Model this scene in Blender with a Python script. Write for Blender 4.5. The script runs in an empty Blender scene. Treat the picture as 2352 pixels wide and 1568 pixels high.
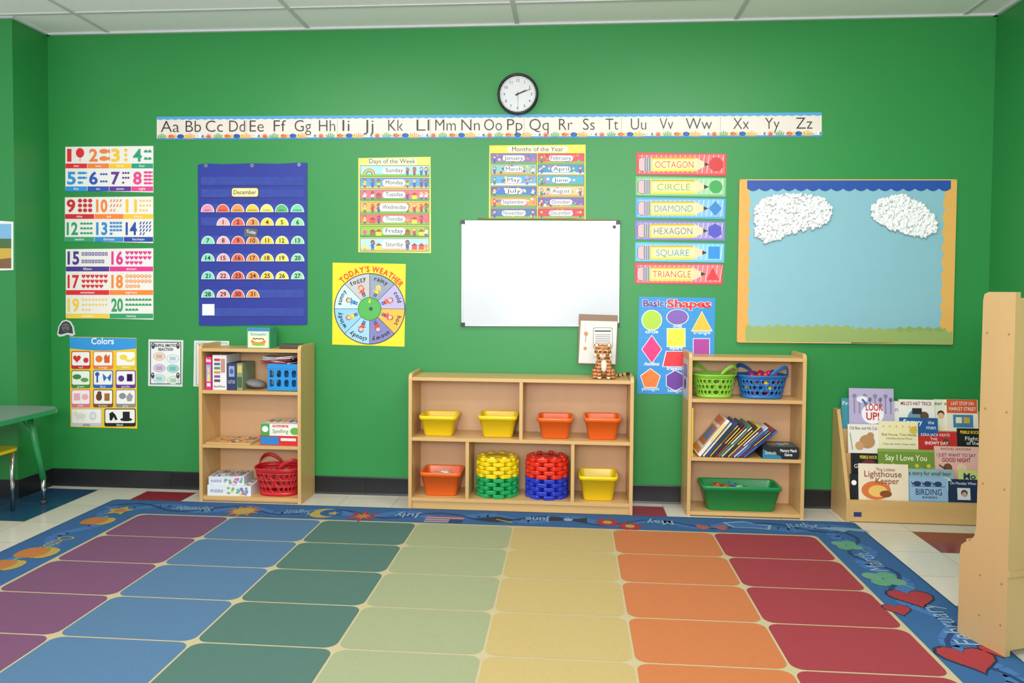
import bpy, math, random
from mathutils import Vector, Matrix
random.seed(11)
scene=bpy.context.scene
scene.view_settings.view_transform='Standard'
# ---------------------------------------------------------------- camera (measured from the room's vanishing points)
F=1700.0; CX=1176.0; CY=719.0
CAM=Vector((0,-4.28,1.228))
R=(Matrix.Rotation(math.atan(134/F),3,'Z')@Matrix.Rotation(math.pi/2-math.atan(56/F),3,'X')@Matrix.Rotation(0.0075,3,'Z'))
cam=bpy.data.cameras.new('camera'); co=bpy.data.objects.new('camera',cam); scene.collection.objects.link(co)
co.matrix_world=Matrix.Translation(CAM)@R.to_4x4()
cam.sensor_width=36; cam.lens=36*F/2352; cam.shift_y=-65/2352
scene.camera=co
# survey helpers: photo measurement -> metres on a real plane of the room
def ray(u,v): return R@Vector(((u-CX)/F,-(v-CY)/F,-1))
def P(u,v,y=0):
    d=ray(u,v); p=CAM+d*((y-CAM.y)/d.y); return p.x,p.z
def FL(u,v,z=0):
    d=ray(u,v); p=CAM+d*((z-CAM.z)/d.z); return p.x,p.y
# ---------------------------------------------------------------- materials
def lin(h):
    h=h.lstrip('#'); r=[int(h[i:i+2],16)/255 for i in (0,2,4)]
    return tuple(((c/12.92) if c<=.04045 else ((c+.055)/1.055)**2.4) for c in r)
_m={}
def mat(h,rough=.55,var=.06,scale=30,metal=0,coat=0,bump=0,kind='paint',emit=0,stretch=(1,1,1)):
    key=(h,rough,var,scale,metal,coat,bump,kind,emit)
    if key in _m: return _m[key]
    m=bpy.data.materials.new(kind+'_'+h.lstrip('#')); m.use_nodes=True
    nt=m.node_tree; N=nt.nodes; L=nt.links; b=N['Principled BSDF']
    c=lin(h)
    tc=N.new('ShaderNodeTexCoord'); mp=N.new('ShaderNodeMapping'); mp.inputs['Scale'].default_value=stretch
    nz=N.new('ShaderNodeTexNoise'); nz.inputs['Scale'].default_value=scale; nz.inputs['Detail'].default_value=4
    L.new(tc.outputs['Object'],mp.inputs[0]); L.new(mp.outputs[0],nz.inputs['Vector'])
    mx=N.new('ShaderNodeMix'); mx.data_type='RGBA'
    mx.inputs[6].default_value=(*[x*(1-var) for x in c],1); mx.inputs[7].default_value=(*[min(1,x*(1+var)) for x in c],1)
    L.new(nz.outputs['Fac'],mx.inputs[0]); L.new(mx.outputs[2],b.inputs['Base Color'])
    b.inputs['Roughness'].default_value=rough; b.inputs['Metallic'].default_value=metal
    b.inputs['Coat Weight'].default_value=coat; b.inputs['Coat Roughness'].default_value=.08
    if bump:
        bp=N.new('ShaderNodeBump'); bp.inputs['Strength'].default_value=bump; bp.inputs['Distance'].default_value=.002
        L.new(nz.outputs['Fac'],bp.inputs['Height']); L.new(bp.outputs[0],b.inputs['Normal'])
    if emit:
        b.inputs['Emission Color'].default_value=(*c,1); b.inputs['Emission Strength'].default_value=emit
    _m[key]=m; return m
def paper(h): return mat(h,rough=.45,var=.03,scale=12,kind='paper')
def plastic(h,rough=.3): return mat(h,rough=rough,var=.03,scale=8,kind='plastic')
def wood(h,st=(6,6,60),var=.1): return mat(h,rough=.42,var=var,scale=1.3,kind='wood'+str(st[0]),stretch=st,coat=.15)
def carpet(h): return mat(h,rough=1,var=.16,scale=260,bump=.6,kind='carpet')
K='#1c1c1e'; W='#f4f4f2'
# ---------------------------------------------------------------- mesh builder
_tx={}
def text_geo(s,bold=0,shear=0):
    if 'g' in s: bold=min(bold,0)
    key=(s,bold,shear)
    if key in _tx: return _tx[key]
    cu=bpy.data.curves.new('t','FONT'); cu.body=s; cu.size=1; cu.offset=bold; cu.shear=shear; cu.resolution_u=3
    ob=bpy.data.objects.new('t',cu); scene.collection.objects.link(ob)
    dg=bpy.context.evaluated_depsgraph_get(); me=bpy.data.meshes.new_from_object(ob.evaluated_get(dg))
    vs=[(v.co.x,v.co.y) for v in me.vertices]; fs=[tuple(p.vertices) for p in me.polygons]
    bpy.data.objects.remove(ob); bpy.data.curves.remove(cu); bpy.data.meshes.remove(me)
    if not vs: vs=[(0,0)];fs=[]
    _tx[key]=(vs,fs); return _tx[key]
CAPH=max(y for x,y in text_geo('H')[0])
def planar(o,xd,yd,n,sp=.0004):
    o=Vector(o);xd=Vector(xd);yd=Vector(yd);n=Vector(n)
    return lambda u,v,l:o+xd*u+yd*v+n*(l*sp)
def wallmap(y0=.003,sp=.0005):
    def f(u,v,l):
        x,z=P(u,v,-y0); return Vector((x,-(y0+sp*l),z))
    return f
class B:
    def __init__(s,name,fn=None): s.n=name;s.v=[];s.f=[];s.m=[];s.sm=[];s.mats=[];s.fn=fn;s.M=None
    def add(s,vs,fs,m,smooth=False):
        if m not in s.mats: s.mats.append(m)
        i=s.mats.index(m); o=len(s.v)
        for v in vs:
            v=Vector(v)
            if s.M is not None: v=s.M@v
            s.v.append(v)
        for f in fs: s.f.append(tuple(a+o for a in f)); s.m.append(i); s.sm.append(smooth)
    def box(s,x0,x1,y0,y1,z0,z1,m,T=None):
        if x0>x1:x0,x1=x1,x0
        if y0>y1:y0,y1=y1,y0
        if z0>z1:z0,z1=z1,z0
        vs=[Vector((x,y,z)) for z in (z0,z1) for y in (y0,y1) for x in (x0,x1)]
        if T is not None: vs=[T@v for v in vs]
        s.add(vs,[(0,2,3,1),(4,5,7,6),(0,1,5,4),(2,6,7,3),(0,4,6,2),(1,3,7,5)],m)
    def prism(s,pts,axis,a0,a1,m,smooth=False):
        def c(p,a): return {'x':(a,p[0],p[1]),'y':(p[0],a,p[1]),'z':(p[0],p[1],a)}[axis]
        n=len(pts); vs=[c(p,a0) for p in pts]+[c(p,a1) for p in pts]
        fs=[tuple(range(n)),tuple(range(2*n-1,n-1,-1))]+[(i,i+n,(i+1)%n+n,(i+1)%n) for i in range(n)]
        s.add(vs,fs,m,smooth)
    def loft(s,rings,m,cap0=False,cap1=False,smooth=True):
        n=len(rings[0]); vs=[p for r in rings for p in r]; fs=[]
        for k in range(len(rings)-1):
            for i in range(n):
                j=(i+1)%n; fs.append((k*n+i,k*n+j,(k+1)*n+j,(k+1)*n+i))
        if cap0: fs.append(tuple(range(n-1,-1,-1)))
        if cap1: fs.append(tuple((len(rings)-1)*n+i for i in range(n)))
        s.add(vs,fs,m,smooth)
    def tube(s,path,r,m,n=8,smooth=True,flat=1):
        path=[Vector(p) for p in path]; rings=[]
        for i,p in enumerate(path):
            t=(path[min(i+1,len(path)-1)]-path[max(i-1,0)]).normalized()
            a=t.cross(Vector((0,0,1)));
            if a.length<.05: a=t.cross(Vector((0,1,0)))
            a.normalize(); b=t.cross(a).normalized(); rr=r[i] if isinstance(r,(list,tuple)) else r
            rings.append([p+a*rr*math.cos(q)+b*rr*flat*math.sin(q) for q in [2*math.pi*k/n for k in range(n)]])
        s.loft(rings,m,True,True,smooth)
    def ball(s,c,r,m,seg=12,rg=8,jit=0,T=None):
        if not isinstance(r,(tuple,list)): r=(r,r,r)
        c=Vector(c); vs=[];fs=[]
        for i in range(rg+1):
            th=math.pi*i/rg
            for j in range(seg):
                ph=2*math.pi*j/seg; q=1+jit*(random.random()-.5)
                d=Vector((r[0]*math.sin(th)*math.cos(ph)*q,r[1]*math.sin(th)*math.sin(ph)*q,r[2]*math.cos(th)*q))
                if T is not None: d=T@d
                vs.append(c+d)
        for i in range(rg):
            for j in range(seg):
                k=(j+1)%seg; fs.append((i*seg+j,(i+1)*seg+j,(i+1)*seg+k,i*seg+k))
        s.add(vs,fs,m,True)
    # ---- flat artwork on the current plane
    def poly(s,pts,m,l=1):
        s.add([s.fn(u,v,l) for u,v in pts],[tuple(range(len(pts)))],m)
    def slab(s,pts,m,back=-5.9):
        n=len(pts); s.add([s.fn(u,v,0) for u,v in pts]+[s.fn(u,v,back) for u,v in pts],[tuple(range(n)),tuple(range(2*n-1,n-1,-1))]+[(i,(i+1)%n,(i+1)%n+n,i+n) for i in range(n)],m)
    def rect(s,u0,v0,u1,v1,m,l=1): s.poly([(u0,v0),(u1,v0),(u1,v1),(u0,v1)],m,l)
    def rr(s,u0,v0,u1,v1,r,m,l=1): s.poly(rrp(u0,v0,u1,v1,r),m,l)
    def disc(s,u,v,ru,m,l=1,rv=None,n=20,a0=0,a1=360):
        rv=ru if rv is None else rv
        if a1-a0>=360: pts=[(u+ru*math.cos(2*math.pi*i/n),v-rv*math.sin(2*math.pi*i/n)) for i in range(n)]
        else:
            pts=[(u+ru*math.cos(math.radians(a0+(a1-a0)*i/n)),v-rv*math.sin(math.radians(a0+(a1-a0)*i/n))) for i in range(n+1)]
        s.poly(pts,m,l)
    def sector(s,u,v,r0,r1,a0,a1,m,l=1,n=6):
        A=[math.radians(a0+(a1-a0)*i/n) for i in range(n+1)]
        s.poly([(u+r1*math.cos(a),v-r1*math.sin(a)) for a in A]+[(u+r0*math.cos(a),v-r0*math.sin(a)) for a in reversed(A)],m,l)
    def ring(s,u,v,r0,r1,m,l=1,n=32):
        for i in range(n): s.sector(u,v,r0,r1,360*i/n,360*(i+1)/n,m,l,1)
    def line(s,pts,w,m,l=1):
        for (a,b),(c,d) in zip(pts[:-1],pts[1:]):
            L=math.hypot(c-a,d-b) or 1; nx,ny=-(d-b)/L*w/2,(c-a)/L*w/2
            s.poly([(a+nx,b+ny),(c+nx,d+ny),(c-nx,d-ny),(a-nx,b-ny)],m,l)
    def frame(s,u0,v0,u1,v1,w,m,l=1):
        s.rect(u0,v0,u1,v0+w,m,l);s.rect(u0,v1-w,u1,v1,m,l);s.rect(u0,v0+w,u0+w,v1-w,m,l);s.rect(u1-w,v0+w,u1,v1-w,m,l)
    def text(s,t,u,v,h,m,al='c',w=None,l=3,rot=0,bold=0,shear=0,mid=False):
        vs,fs=text_geo(t,bold,shear); xs=[a for a,b in vs]; x0,x1=min(xs),max(xs)
        sy=h/CAPH; sx=sy if w is None else w/max(1e-6,x1-x0)
        ox={'l':x0,'c':(x0+x1)/2,'r':x1}[al]; r=math.radians(rot); c,sn=math.cos(r),math.sin(r); oy=CAPH/2 if mid else 0
        out=[]
        for a,b in vs:
            a=(a-ox)*sx;b=(b-oy)*sy; out.append(s.fn(u+a*c-b*sn,v-(a*sn+b*c),l))
        s.add(out,fs,m)
    def build(s,bevel=0,parent=None,recalc=True):
        if not s.v: return None
        xs=[v.x for v in s.v];ys=[v.y for v in s.v];zs=[v.z for v in s.v]
        o=Vector(((min(xs)+max(xs))/2,(min(ys)+max(ys))/2,min(zs)))
        me=bpy.data.meshes.new(s.n); me.from_pydata([v-o for v in s.v],[],s.f)
        for m in s.mats: me.materials.append(m)
        me.polygons.foreach_set('material_index',s.m); me.polygons.foreach_set('use_smooth',s.sm); me.update()
        ob=bpy.data.objects.new(s.n,me); scene.collection.objects.link(ob); ob.location=o
        if bevel:
            b=ob.modifiers.new('bevel','BEVEL'); b.width=bevel; b.segments=2; b.limit_method='ANGLE'; b.angle_limit=math.radians(50)
        if parent: ob.parent=parent; ob.location=o-parent.location
        return ob
def rrp(u0,v0,u1,v1,r,n=4):
    pts=[]
    for cx,cy,a in ((u1-r,v0+r,-90),(u1-r,v1-r,0),(u0+r,v1-r,90),(u0+r,v0+r,180)):
        for i in range(n+1):
            t=math.radians(a+90*i/n); pts.append((cx+r*math.cos(t),cy+r*math.sin(t)))
    return pts
def star(u,v,r,k=5,q=.45,a=90):
    return [(u+(r if i%2==0 else r*q)*math.cos(math.radians(a+180*i/k)),v-(r if i%2==0 else r*q)*math.sin(math.radians(a+180*i/k))) for i in range(2*k)]
def heart(u,v,r,ry=None):
    ry=ry or r; out=[]
    for i in range(20):
        t=2*math.pi*i/20; out.append((u+r*math.sin(t)**3,v-ry*(13*math.cos(t)-5*math.cos(2*t)-2*math.cos(3*t)-math.cos(4*t))/15))
    return out
def ngon(u,v,r,k,a=90,rv=None):
    rv=rv or r
    return [(u+r*math.cos(math.radians(a+360*i/k)),v-rv*math.sin(math.radians(a+360*i/k))) for i in range(k)]
def kid(b,u,v,h,shirt,l=2,hair='#5a3420',skin='#e8b48c'):
    r=h*.2
    b.rect(u-h*.12,v-h*.3,u-h*.02,v,paper('#2d4f8a'),l); b.rect(u+h*.02,v-h*.3,u+h*.12,v,paper('#2d4f8a'),l)
    b.poly([(u-h*.12,v-h*.62),(u+h*.12,v-h*.62),(u+h*.17,v-h*.26),(u-h*.17,v-h*.26)],paper(shirt),l)
    b.line([(u-h*.1,v-h*.55),(u-h*.28,v-h*.42)],h*.08,paper(shirt),l); b.line([(u+h*.1,v-h*.55),(u+h*.28,v-h*.68)],h*.08,paper(shirt),l)
    b.disc(u,v-h*.8,r*1.1,paper(hair),l,n=10); b.disc(u,v-h*.76,r*.85,paper(skin),l+1,n=10)
# ================================================================ ROOM
XL,XR,H=-3.16,2.30,2.742
green=mat('#26853f',rough=.45,var=.03,scale=3,kind='wall_paint',bump=0.0)
b=B('wall_back'); b.box(XL-.1,XR+.1,0,.12,0,H,green); b.build()
PY=-.285
b=B('wall_left'); b.prism([(XL,0),(XL-.12,0),(XL-.12,PY+.12),(-5.2,PY+.12),(-5.2,PY),(XL,PY)],'z',0,H,green); b.build()
b=B('wall_right'); b.box(XR,XR+.12,-6.2,0,0,H,green); b.build()
bb=mat('#17181b',rough=.35,var=.1,scale=5,kind='vinyl')
b=B('baseboard_back')
for x0,x1 in ((XL,-2.4),(-2.3985,-1.2),(-1.1985,0),(.0015,1.2),(1.2015,XR)): b.prism([(0,0),(-.012,0),(-.008,.012),(-.007,.1),(-.004,.106),(0,.106)],'x',x0,x1,bb)
b.box(XL,XR,-.002,0,0,.104,bb)
b.build()
b=B('baseboard_left'); b.prism([(XL,0),(XL+.007,0),(XL+.007,PY-.007),(-5.2,PY-.007),(-5.2,PY),(XL,PY)],'z',0,.106,bb); b.build()
b=B('baseboard_right'); b.box(XR-.007,XR,-6.2,-.01,0,.106,bb); b.build()
# floor
m=bpy.data.materials.new('vinyl_tile'); m.use_nodes=True; nt=m.node_tree;N=nt.nodes;L=nt.links;bs=N['Principled BSDF']
tc=N.new('ShaderNodeTexCoord');mp=N.new('ShaderNodeMapping'); mp.inputs['Location'].default_value=(2.82,.07,0)
br=N.new('ShaderNodeTexBrick'); br.offset=0; br.inputs['Scale'].default_value=1
br.inputs['Brick Width'].default_value=.305;br.inputs['Row Height'].default_value=.305;br.inputs['Mortar Size'].default_value=.0012
br.inputs['Color1'].default_value=(*lin('#dfd8ca'),1);br.inputs['Color2'].default_value=(*lin('#d6cebf'),1);br.inputs['Mortar'].default_value=(*lin('#8d8578'),1)
nz=N.new('ShaderNodeTexNoise');nz.inputs['Scale'].default_value=60;nz.inputs['Detail'].default_value=6
mx=N.new('ShaderNodeMix');mx.data_type='RGBA';mx.blend_type='MULTIPLY';mx.inputs[0].default_value=.2
L.new(tc.outputs['Object'],mp.inputs[0]);L.new(mp.outputs[0],br.inputs[0]);L.new(tc.outputs['Object'],nz.inputs['Vector'])
L.new(br.outputs[0],mx.inputs[6]);L.new(nz.outputs['Fac'],mx.inputs[7]);L.new(mx.outputs[2],bs.inputs['Base Color']);bs.inputs['Roughness'].default_value=.22
def floorobj():
    me=bpy.data.meshes.new('floor'); X0,X1,Y0,Y1=-5.2,XR,-6.2,0
    vs=[(X0,Y0,0),(X1,Y0,0),(X1,Y1,0),(X0,Y1,0),(X0,Y0,-.1),(X1,Y0,-.1),(X1,Y1,-.1),(X0,Y1,-.1)]
    fs=[(0,1,2,3),(7,6,5,4),(0,4,5,1),(1,5,6,2),(2,6,7,3),(3,7,4,0)]; mi=[0]*6
    mats=[m]
    def tile(i,j,w,h,hx):
        mm=mat(hx,rough=.22,var=.12,scale=60,kind='tile')
        if mm not in mats: mats.append(mm)
        x=-2.82+.305*i+.001; y=-.07-.305*j-.001; o=len(vs)
        vs.extend([(x,y-.305*h+.002,.0008),(x+.305*w-.002,y-.305*h+.002,.0008),(x+.305*w-.002,y,.0008),(x,y,.0008)]); fs.append((o,o+1,o+2,o+3)); mi.append(mats.index(mm))
    for i in range(-2,0):
        for j in range(0,2): tile(i,j,1,1,'#1e4566')
    tile(1,0,1,1,'#8d2430'); tile(10,0,1,1,'#8d2430'); tile(15,1,1,1,'#7d2a30'); tile(14,4,1,1,'#3f7d68'); tile(16,4,1,1,'#1e4566'); tile(-3,3,1,1,'#8d2430')
    me.from_pydata(vs,[],fs)
    for q in mats: me.materials.append(q)
    me.polygons.foreach_set('material_index',mi); ob=bpy.data.objects.new('floor',me); scene.collection.objects.link(ob)
floorobj()
# ceiling
ceil=mat('#f2f2f4',rough=.9,var=.04,scale=120,bump=.4,kind='ceiling_tile'); tb=mat('#c9cbcd',rough=.5,kind='tbar')
b=B('ceiling'); b.box(-5.2,XR+.12,-6.2,.12,H,H+.08,ceil)
for k in range(-3,3):
    x=-.32+1.222*k
    if x<XR: b.box(x-.012,x+.012,-6.2,0,H-.006,H,tb)
for k in range(10): b.box(-5.2,XR,-.32-.61*k-.012,-.32-.61*k+.012,H-.0055,H,tb)
b.box(XL,XR,-.02,0,H-.012,H,tb); b.box(XR-.02,XR,-6.2,0,H-.012,H,tb); b.box(XL,XL+.02,PY,0,H-.012,H,tb); b.box(-5.2,XL+.02,PY-.02,PY,H-.012,H,tb)
b.build()
# lights: recessed ceiling troffers out of view + soft fill lamp added behind the camera
def troffer(x,y,e):
    b=B('ceiling_light'); b.box(x-.6,x+.6,y-.3,y+.3,H-.03,H-.001,mat('#d8d8d8',kind='metal')); b.box(x-.56,x+.56,y-.26,y+.26,H-.034,H-.03,mat('#ffffff',emit=1.0,kind='diffuser')); ob=b.build()
    l=bpy.data.lights.new('tube','AREA'); l.shape='RECTANGLE'; l.size=1.1;l.size_y=.5; l.energy=e; l.color=(1,.985,.96)
    lo=bpy.data.objects.new('tube',l); scene.collection.objects.link(lo); lo.parent=ob; lo.location=(0,0,-.012)
for x,y in ((-1.55,-1.55),(.9,-1.55),(-1.55,-3.6),(.9,-3.6)): troffer(x,y,24)
def area(n,loc,tgt,sx,sy,e,c=(1,1,1)):
    l=bpy.data.lights.new(n,'AREA'); l.shape='RECTANGLE'; l.size=sx;l.size_y=sy;l.energy=e;l.color=c
    o=bpy.data.objects.new(n,l); scene.collection.objects.link(o); o.location=loc
    o.rotation_euler=(Vector(tgt)-Vector(loc)).to_track_quat('-Z','Y').to_euler()
area('front_fill_light',(-.2,-6.0,2.0),(-.2,0,1.35),3.6,1.2,118,(.99,.995,1))  # broad fill lamp added behind the camera to light the room, no window there
area('bounce_flash',(-.3,-4.7,1.55),(-.3,-1.6,2.74),.5,.4,42,(.98,.99,1))
area('flash_softbox',(-.45,-4.6,1.02),(-.3,0,1.05),.22,.22,5)
w=bpy.data.worlds.new('world'); scene.world=w; w.use_nodes=True; w.node_tree.nodes['Background'].inputs[0].default_value=(.93,.96,1,1); w.node_tree.nodes['Background'].inputs[1].default_value=.85
# ================================================================ RUG
RT=.008
rx0,rx1,ry0,ry1=-2.59,1.507,-.272,-2.83
b=B('calendar_rug',lambda u,v,l:Vector((u,-v,RT+.0005*l)))
ro=rrp(rx0,-ry0,rx1,-ry1,.03)
b.slab(ro,carpet('#1d4773'),back=-15)
b.poly(rrp(rx0+.012,-ry0+.012,rx1-.012,-ry1-.012,.03),carpet('#265382'),1)
gx0,gx1,gy0=-2.28,1.222,.529; pitch=.336; ncols=['#69405e','#456787','#42635a','#8b916e','#ab9560','#b06638','#8b2c35']
b.rr(gx0-.012,gy0-.012,gx1+.012,gy0+6*pitch+.012,.03,carpet('#ada07c'),2)
for i in range(7):
    for j in range(6):
        b.rr(gx0+.5003*i+.004,gy0+pitch*j+.004,gx0+.5003*(i+1)-.004,gy0+pitch*(j+1)-.004,.042,carpet(ncols[i]),3)
lb=carpet('#7f97ac'); yl=carpet('#a38c42'); og=carpet('#a8652c'); rd=carpet('#92282c'); gn=carpet('#5b8a70'); dk=carpet('#14345e'); ltb=carpet('#35639a')
def wave(p0,p1,amp,n,w,m,l=2):
    pts=[]
    for i in range(n*8+1):
        t=i/(n*8); x=p0[0]+(p1[0]-p0[0])*t; y=p0[1]+(p1[1]-p0[1])*t; o=amp*math.sin(2*math.pi*n*t)
        dx,dy=p1[0]-p0[0],p1[1]-p0[1]; L_=math.hypot(dx,dy); pts.append((x-dy/L_*o,y+dx/L_*o))
    b.line(pts,w,m,l)
wave((rx0+.05,.40),(rx1-.05,.40),.05,9,.06,ltb,2); wave((rx0+.05,.40),(rx1-.05,.40),-.06,7,.018,dk,2.5)
wave((rx0+.15,.42),(rx0+.15,2.7),.05,6,.06,ltb,2.2); wave((rx1-.14,.42),(rx1-.14,2.7),.05,6,.06,ltb,2.2); wave((rx1-.14,.42),(rx1-.14,2.7),-.06,5,.018,dk,2.7)
def rp(u,v): x,y=FL(u,v,RT); return x,-y
for t,u,v,w_ in (('September',440,1169,.22),('August',685,1177,.16),('July',935,1184,.14),('June',1235,1193,.13),('May',1515,1200,.14),('April',1845,1209,.16)):
    x,y=rp(u,v); b.text(t,x,y,.07,lb,rot=180,w=w_,l=4,mid=True,bold=.01)
x,y=rp(120,1252); b.text('October',x,y,.08,yl,rot=-90,w=.24,l=4,mid=True)
x,y=rp(1998,1290); b.text('March',x,y,.08,lb,rot=90,w=.22,l=4,mid=True)
x,y=rp(2172,1432); b.text('February',x,y,.08,lb,rot=90,w=.33,l=4,mid=True)
x,y=rp(560,1174); b.poly(star(x,y,.1,10,.6),og,4); b.disc(x,y,.055,yl,5)
x,y=rp(275,1173); b.poly(star(x,y,.08,5,.5),yl,4); b.disc(x,y,.03,og,5)
x,y=rp(745,1179); b.disc(x,y,.08,yl,4); b.disc(x+.035,y-.01,.06,carpet('#1c4a80'),5); b.poly(star(x+.05,y,.035),yl,6)
x,y=rp(833,1186); b.poly(star(x,y,.11,8,.35),rd,4); b.poly(star(x,y,.055,8,.45),og,5)
x,y=rp(1020,1193)
for k in range(6): b.rect(x-.1,y-.05+.017*k,x+.1,y-.05+.017*(k+1),carpet('#94404a') if k%2==0 else lb,4)
b.rect(x+.03,y,x+.1,y+.052,dk,5)
x,y=rp(1140,1193); b.poly([(x-.12,y),(x,y-.045),(x+.12,y),(x,y+.045)],carpet('#20242c'),4); b.line([(x,y),(x+.09,y+.05)],.012,yl,5)
x,y=rp(1305,1194); b.poly([(x-.1,y-.04),(x,y-.008),(x+.1,y-.04),(x+.1,y+.03),(x,y+.008),(x-.1,y+.03)],carpet('#20242c'),4); b.disc(x,y,.025,lb,5)
for u,v in ((1395,1200),(1447,1209)):
    x,y=rp(u,v)
    for k in range(6): b.disc(x+.04*math.cos(k*1.047),y+.04*math.sin(k*1.047),.024,rd,4+.1*k,n=8)
    b.disc(x,y,.025,yl,5)
x,y=rp(1635,1211)
for sx in (-1,1): b.poly([(x,y),(x+sx*.07,y-.045),(x+sx*.08,y+.01),(x+sx*.05,y+.05)],carpet('#94504a'),4)
x,y=rp(1715,1206); b.poly([(x-.12,y-.03),(x-.08,y+.05),(x+.02,y+.05),(x+.1,y+.07),(x+.13,y-.01),(x+.05,y-.02),(x,y-.06)],lb,4); b.poly([(x-.1,y-.02),(x-.07,y+.04),(x+.02,y+.04),(x+.09,y+.055),(x+.11,y),(x+.05,y-.01),(x,y-.045)],ltb,5)
x,y=rp(1925,1218); b.poly([(x-.14,y-.02),(x,y-.05),(x+.13,y-.03),(x+.15,y+.02),(x+.05,y),(x+.02,y+.03),(x-.02,y)],carpet('#6f8fa8'),4)
for (u,v,s) in ((1945,1253,.07),(2030,1330,.085)):
    x,y=rp(u,v)
    for k in range(4): b.disc(x+s*.55*math.cos(k*1.571+.6),y+s*.55*math.sin(k*1.571+.6),s*.48,carpet('#4f8a68') if k%2 else gn,4+.1*k,n=12)
    b.line([(x,y),(x+s,y+s*1.1)],.012,gn,4.5)
for u,v,s in ((2095,1373,.085),(2062,1400,.05),(2225,1512,.09),(2285,1495,.045)):
    x,y=rp(u,v); b.poly(heart(x,y,s*1.12),carpet('#14203a'),4); b.poly(heart(x,y,s),rd,5)
for u,v,s in ((225,1197,.085),(85,1270,.095),(10,1298,.085)):
    x,y=rp(u,v)
    for k,o in enumerate((-.6,.6,-.3,.3,0)): b.disc(x+s*o*.8,y,s*.5,og if k%2==0 else yl,4+k*.3,rv=s*.7,n=12)
    b.rect(x-.01,y-s,x+.01,y-s*.6,gn,6)
b.build()
# ================================================================ SHELVES
birch='#cba369'; backp='#cea47a'
wV=wood(birch,(25,25,2)); wH=wood(birch,(2,25,25)); wB=wood(backp,(12,12,1.5),.05)
def zof(v,u,y): return P(u,v,y)[1]
T=.019
def side_panel(b,x,z0,z1,d,m):
    r=.03; pts=[(-.012,z0),(-d,z0),(-d,z1-r)]
    for i in range(1,6):
        a=math.radians(90*i/5); pts.append((-d+r-r*math.cos(a),z1-r+r*math.sin(a)))
    pts.append((-.012,z1)); b.prism(pts,'x',x,x+T,m)
def shelfunit(name,u0,u1,um,d,topz,sidez,shelves,bottomv,vert=(),label=True):
    x0=P(u0,um,-d)[0]; x1=P(u1,um,-d)[0]
    b=B(name)
    side_panel(b,x0,0,sidez,d,wV); side_panel(b,x1-T,0,sidez,d,wV)
    b.box(x0+T,x1-T,-d+.004,-.013,topz-T,topz,wH)
    b.box(x0+T,x1-T,-.02,-.013,.02,topz-T,wB)
    zs=[]
    for v in shelves:
        z=zof(v,(u0+u1)/2,-d); zs.append(z); b.box(x0+T,x1-T,-d+.003,-.02,z-T,z,wH)
    zb=zof(bottomv,(u0+u1)/2,-d); zs.append(zb); b.box(x0+T,x1-T,-d+.003,-.02,zb-T,zb,wH)
    b.box(x0+T,x1-T,-d+.012,-d+.03,.004,zb-T,wH)
    for (u,k0,k1) in vert:
        x=P(u,1000,-d)[0]; z1={0:topz-T}.get(k0) or zs[k0-1]-T; b.box(x-T/2,x+T/2,-d+.006,-.02,zs[k1],z1,wV)
    sc=mat('#9a7a50',kind='screw')
    for sx in (x0-.0008,x1+.0008):
        for z in zs+[topz]:
            for yy in (-d+.04,-.05):
                b.prism([(yy+.004*math.cos(a*.785),z-T/2+.004*math.sin(a*.785)) for a in range(8)],'x',sx-.0008,sx+.0008,sc)
    if name=='low_storage_shelf': b.box(x0+.04,x0+.075,-d+.0105,-d+.012,.045,.06,mat('#c9a23a',kind='label'))
    ob=b.build(bevel=.0025)
    return x0,x1,zs
DC=.268; DS=.24; DR=.232
cx0,cx1,cz=shelfunit('low_storage_shelf',938,1455,1000,DC,.737,.757,[1010],1150,vert=((1196,0,0),(1073,1,1),(1316,1,1)))
lx0,lx1,lz=shelfunit('bookcase',457,691,1000,DS,.878,.900,[898,1023],1142)
rx0_,rx1_,rz=shelfunit('bookcase',1580,1850,1000,DR,.868,.892,[918,1053],1178)
# ---------------------------------------------------------------- bins
def rring(cx,cy,w,d,r,z,n=4): return [Vector((a,c,z)) for a,c in rrp(cx-w/2,cy-d/2,cx+w/2,cy+d/2,min(r,w/2.01,d/2.01),n)]
def bin_(name,u0,u1,v1,z0,yf,depth,col,taper=.8,lip=.008,bevel=0,ret=False):
    x0,zt=P(u0,v1,yf); x1=P(u1,v1,yf)[0]; cx=(x0+x1)/2; cy=yf+depth/2; w=x1-x0; m=plastic(col)
    z0+=.0005
    b=B(name); wi=w-2*lip; di=depth-2*lip; r=.025
    rings=[rring(cx,cy,wi*taper-.01,di*taper-.01,r*.7,z0),rring(cx,cy,wi*taper,di*taper,r,z0+.005),rring(cx,cy,wi,di,r,zt-.022),
      rring(cx,cy,wi+.002,di+.002,r,zt-.022),rring(cx,cy,w-.002,depth-.002,r+.004,zt-.020),rring(cx,cy,w,depth,r+.005,zt-.003),rring(cx,cy,w-.004,depth-.004,r+.004,zt),
      rring(cx,cy,wi,di,r,zt),rring(cx,cy,wi-.004,di-.004,r,zt-.006),rring(cx,cy,wi*taper-.006,di*taper-.006,r*.8,z0+.005)]
    b.loft(rings,m,True,True)
    if not ret: b.build(); return
    return b,cx,cy,w,zt
yel='#eccb17'; ora='#e8651e'
zc1,zc0=cz
bin_('storage_bin',960,1048,955,zc1,-.245,.2,yel)
bin_('storage_bin',1096,1188,955,zc1,-.245,.2,yel)
bin_('storage_bin',1233,1317,960,zc1,-.245,.2,ora)
bin_('storage_bin',1341,1428,960,zc1,-.245,.2,ora)
bb_,cx,cy,w,zt=bin_('storage_bin',962,1058,1085,zc0,-.245,.2,ora,ret=True)
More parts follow.
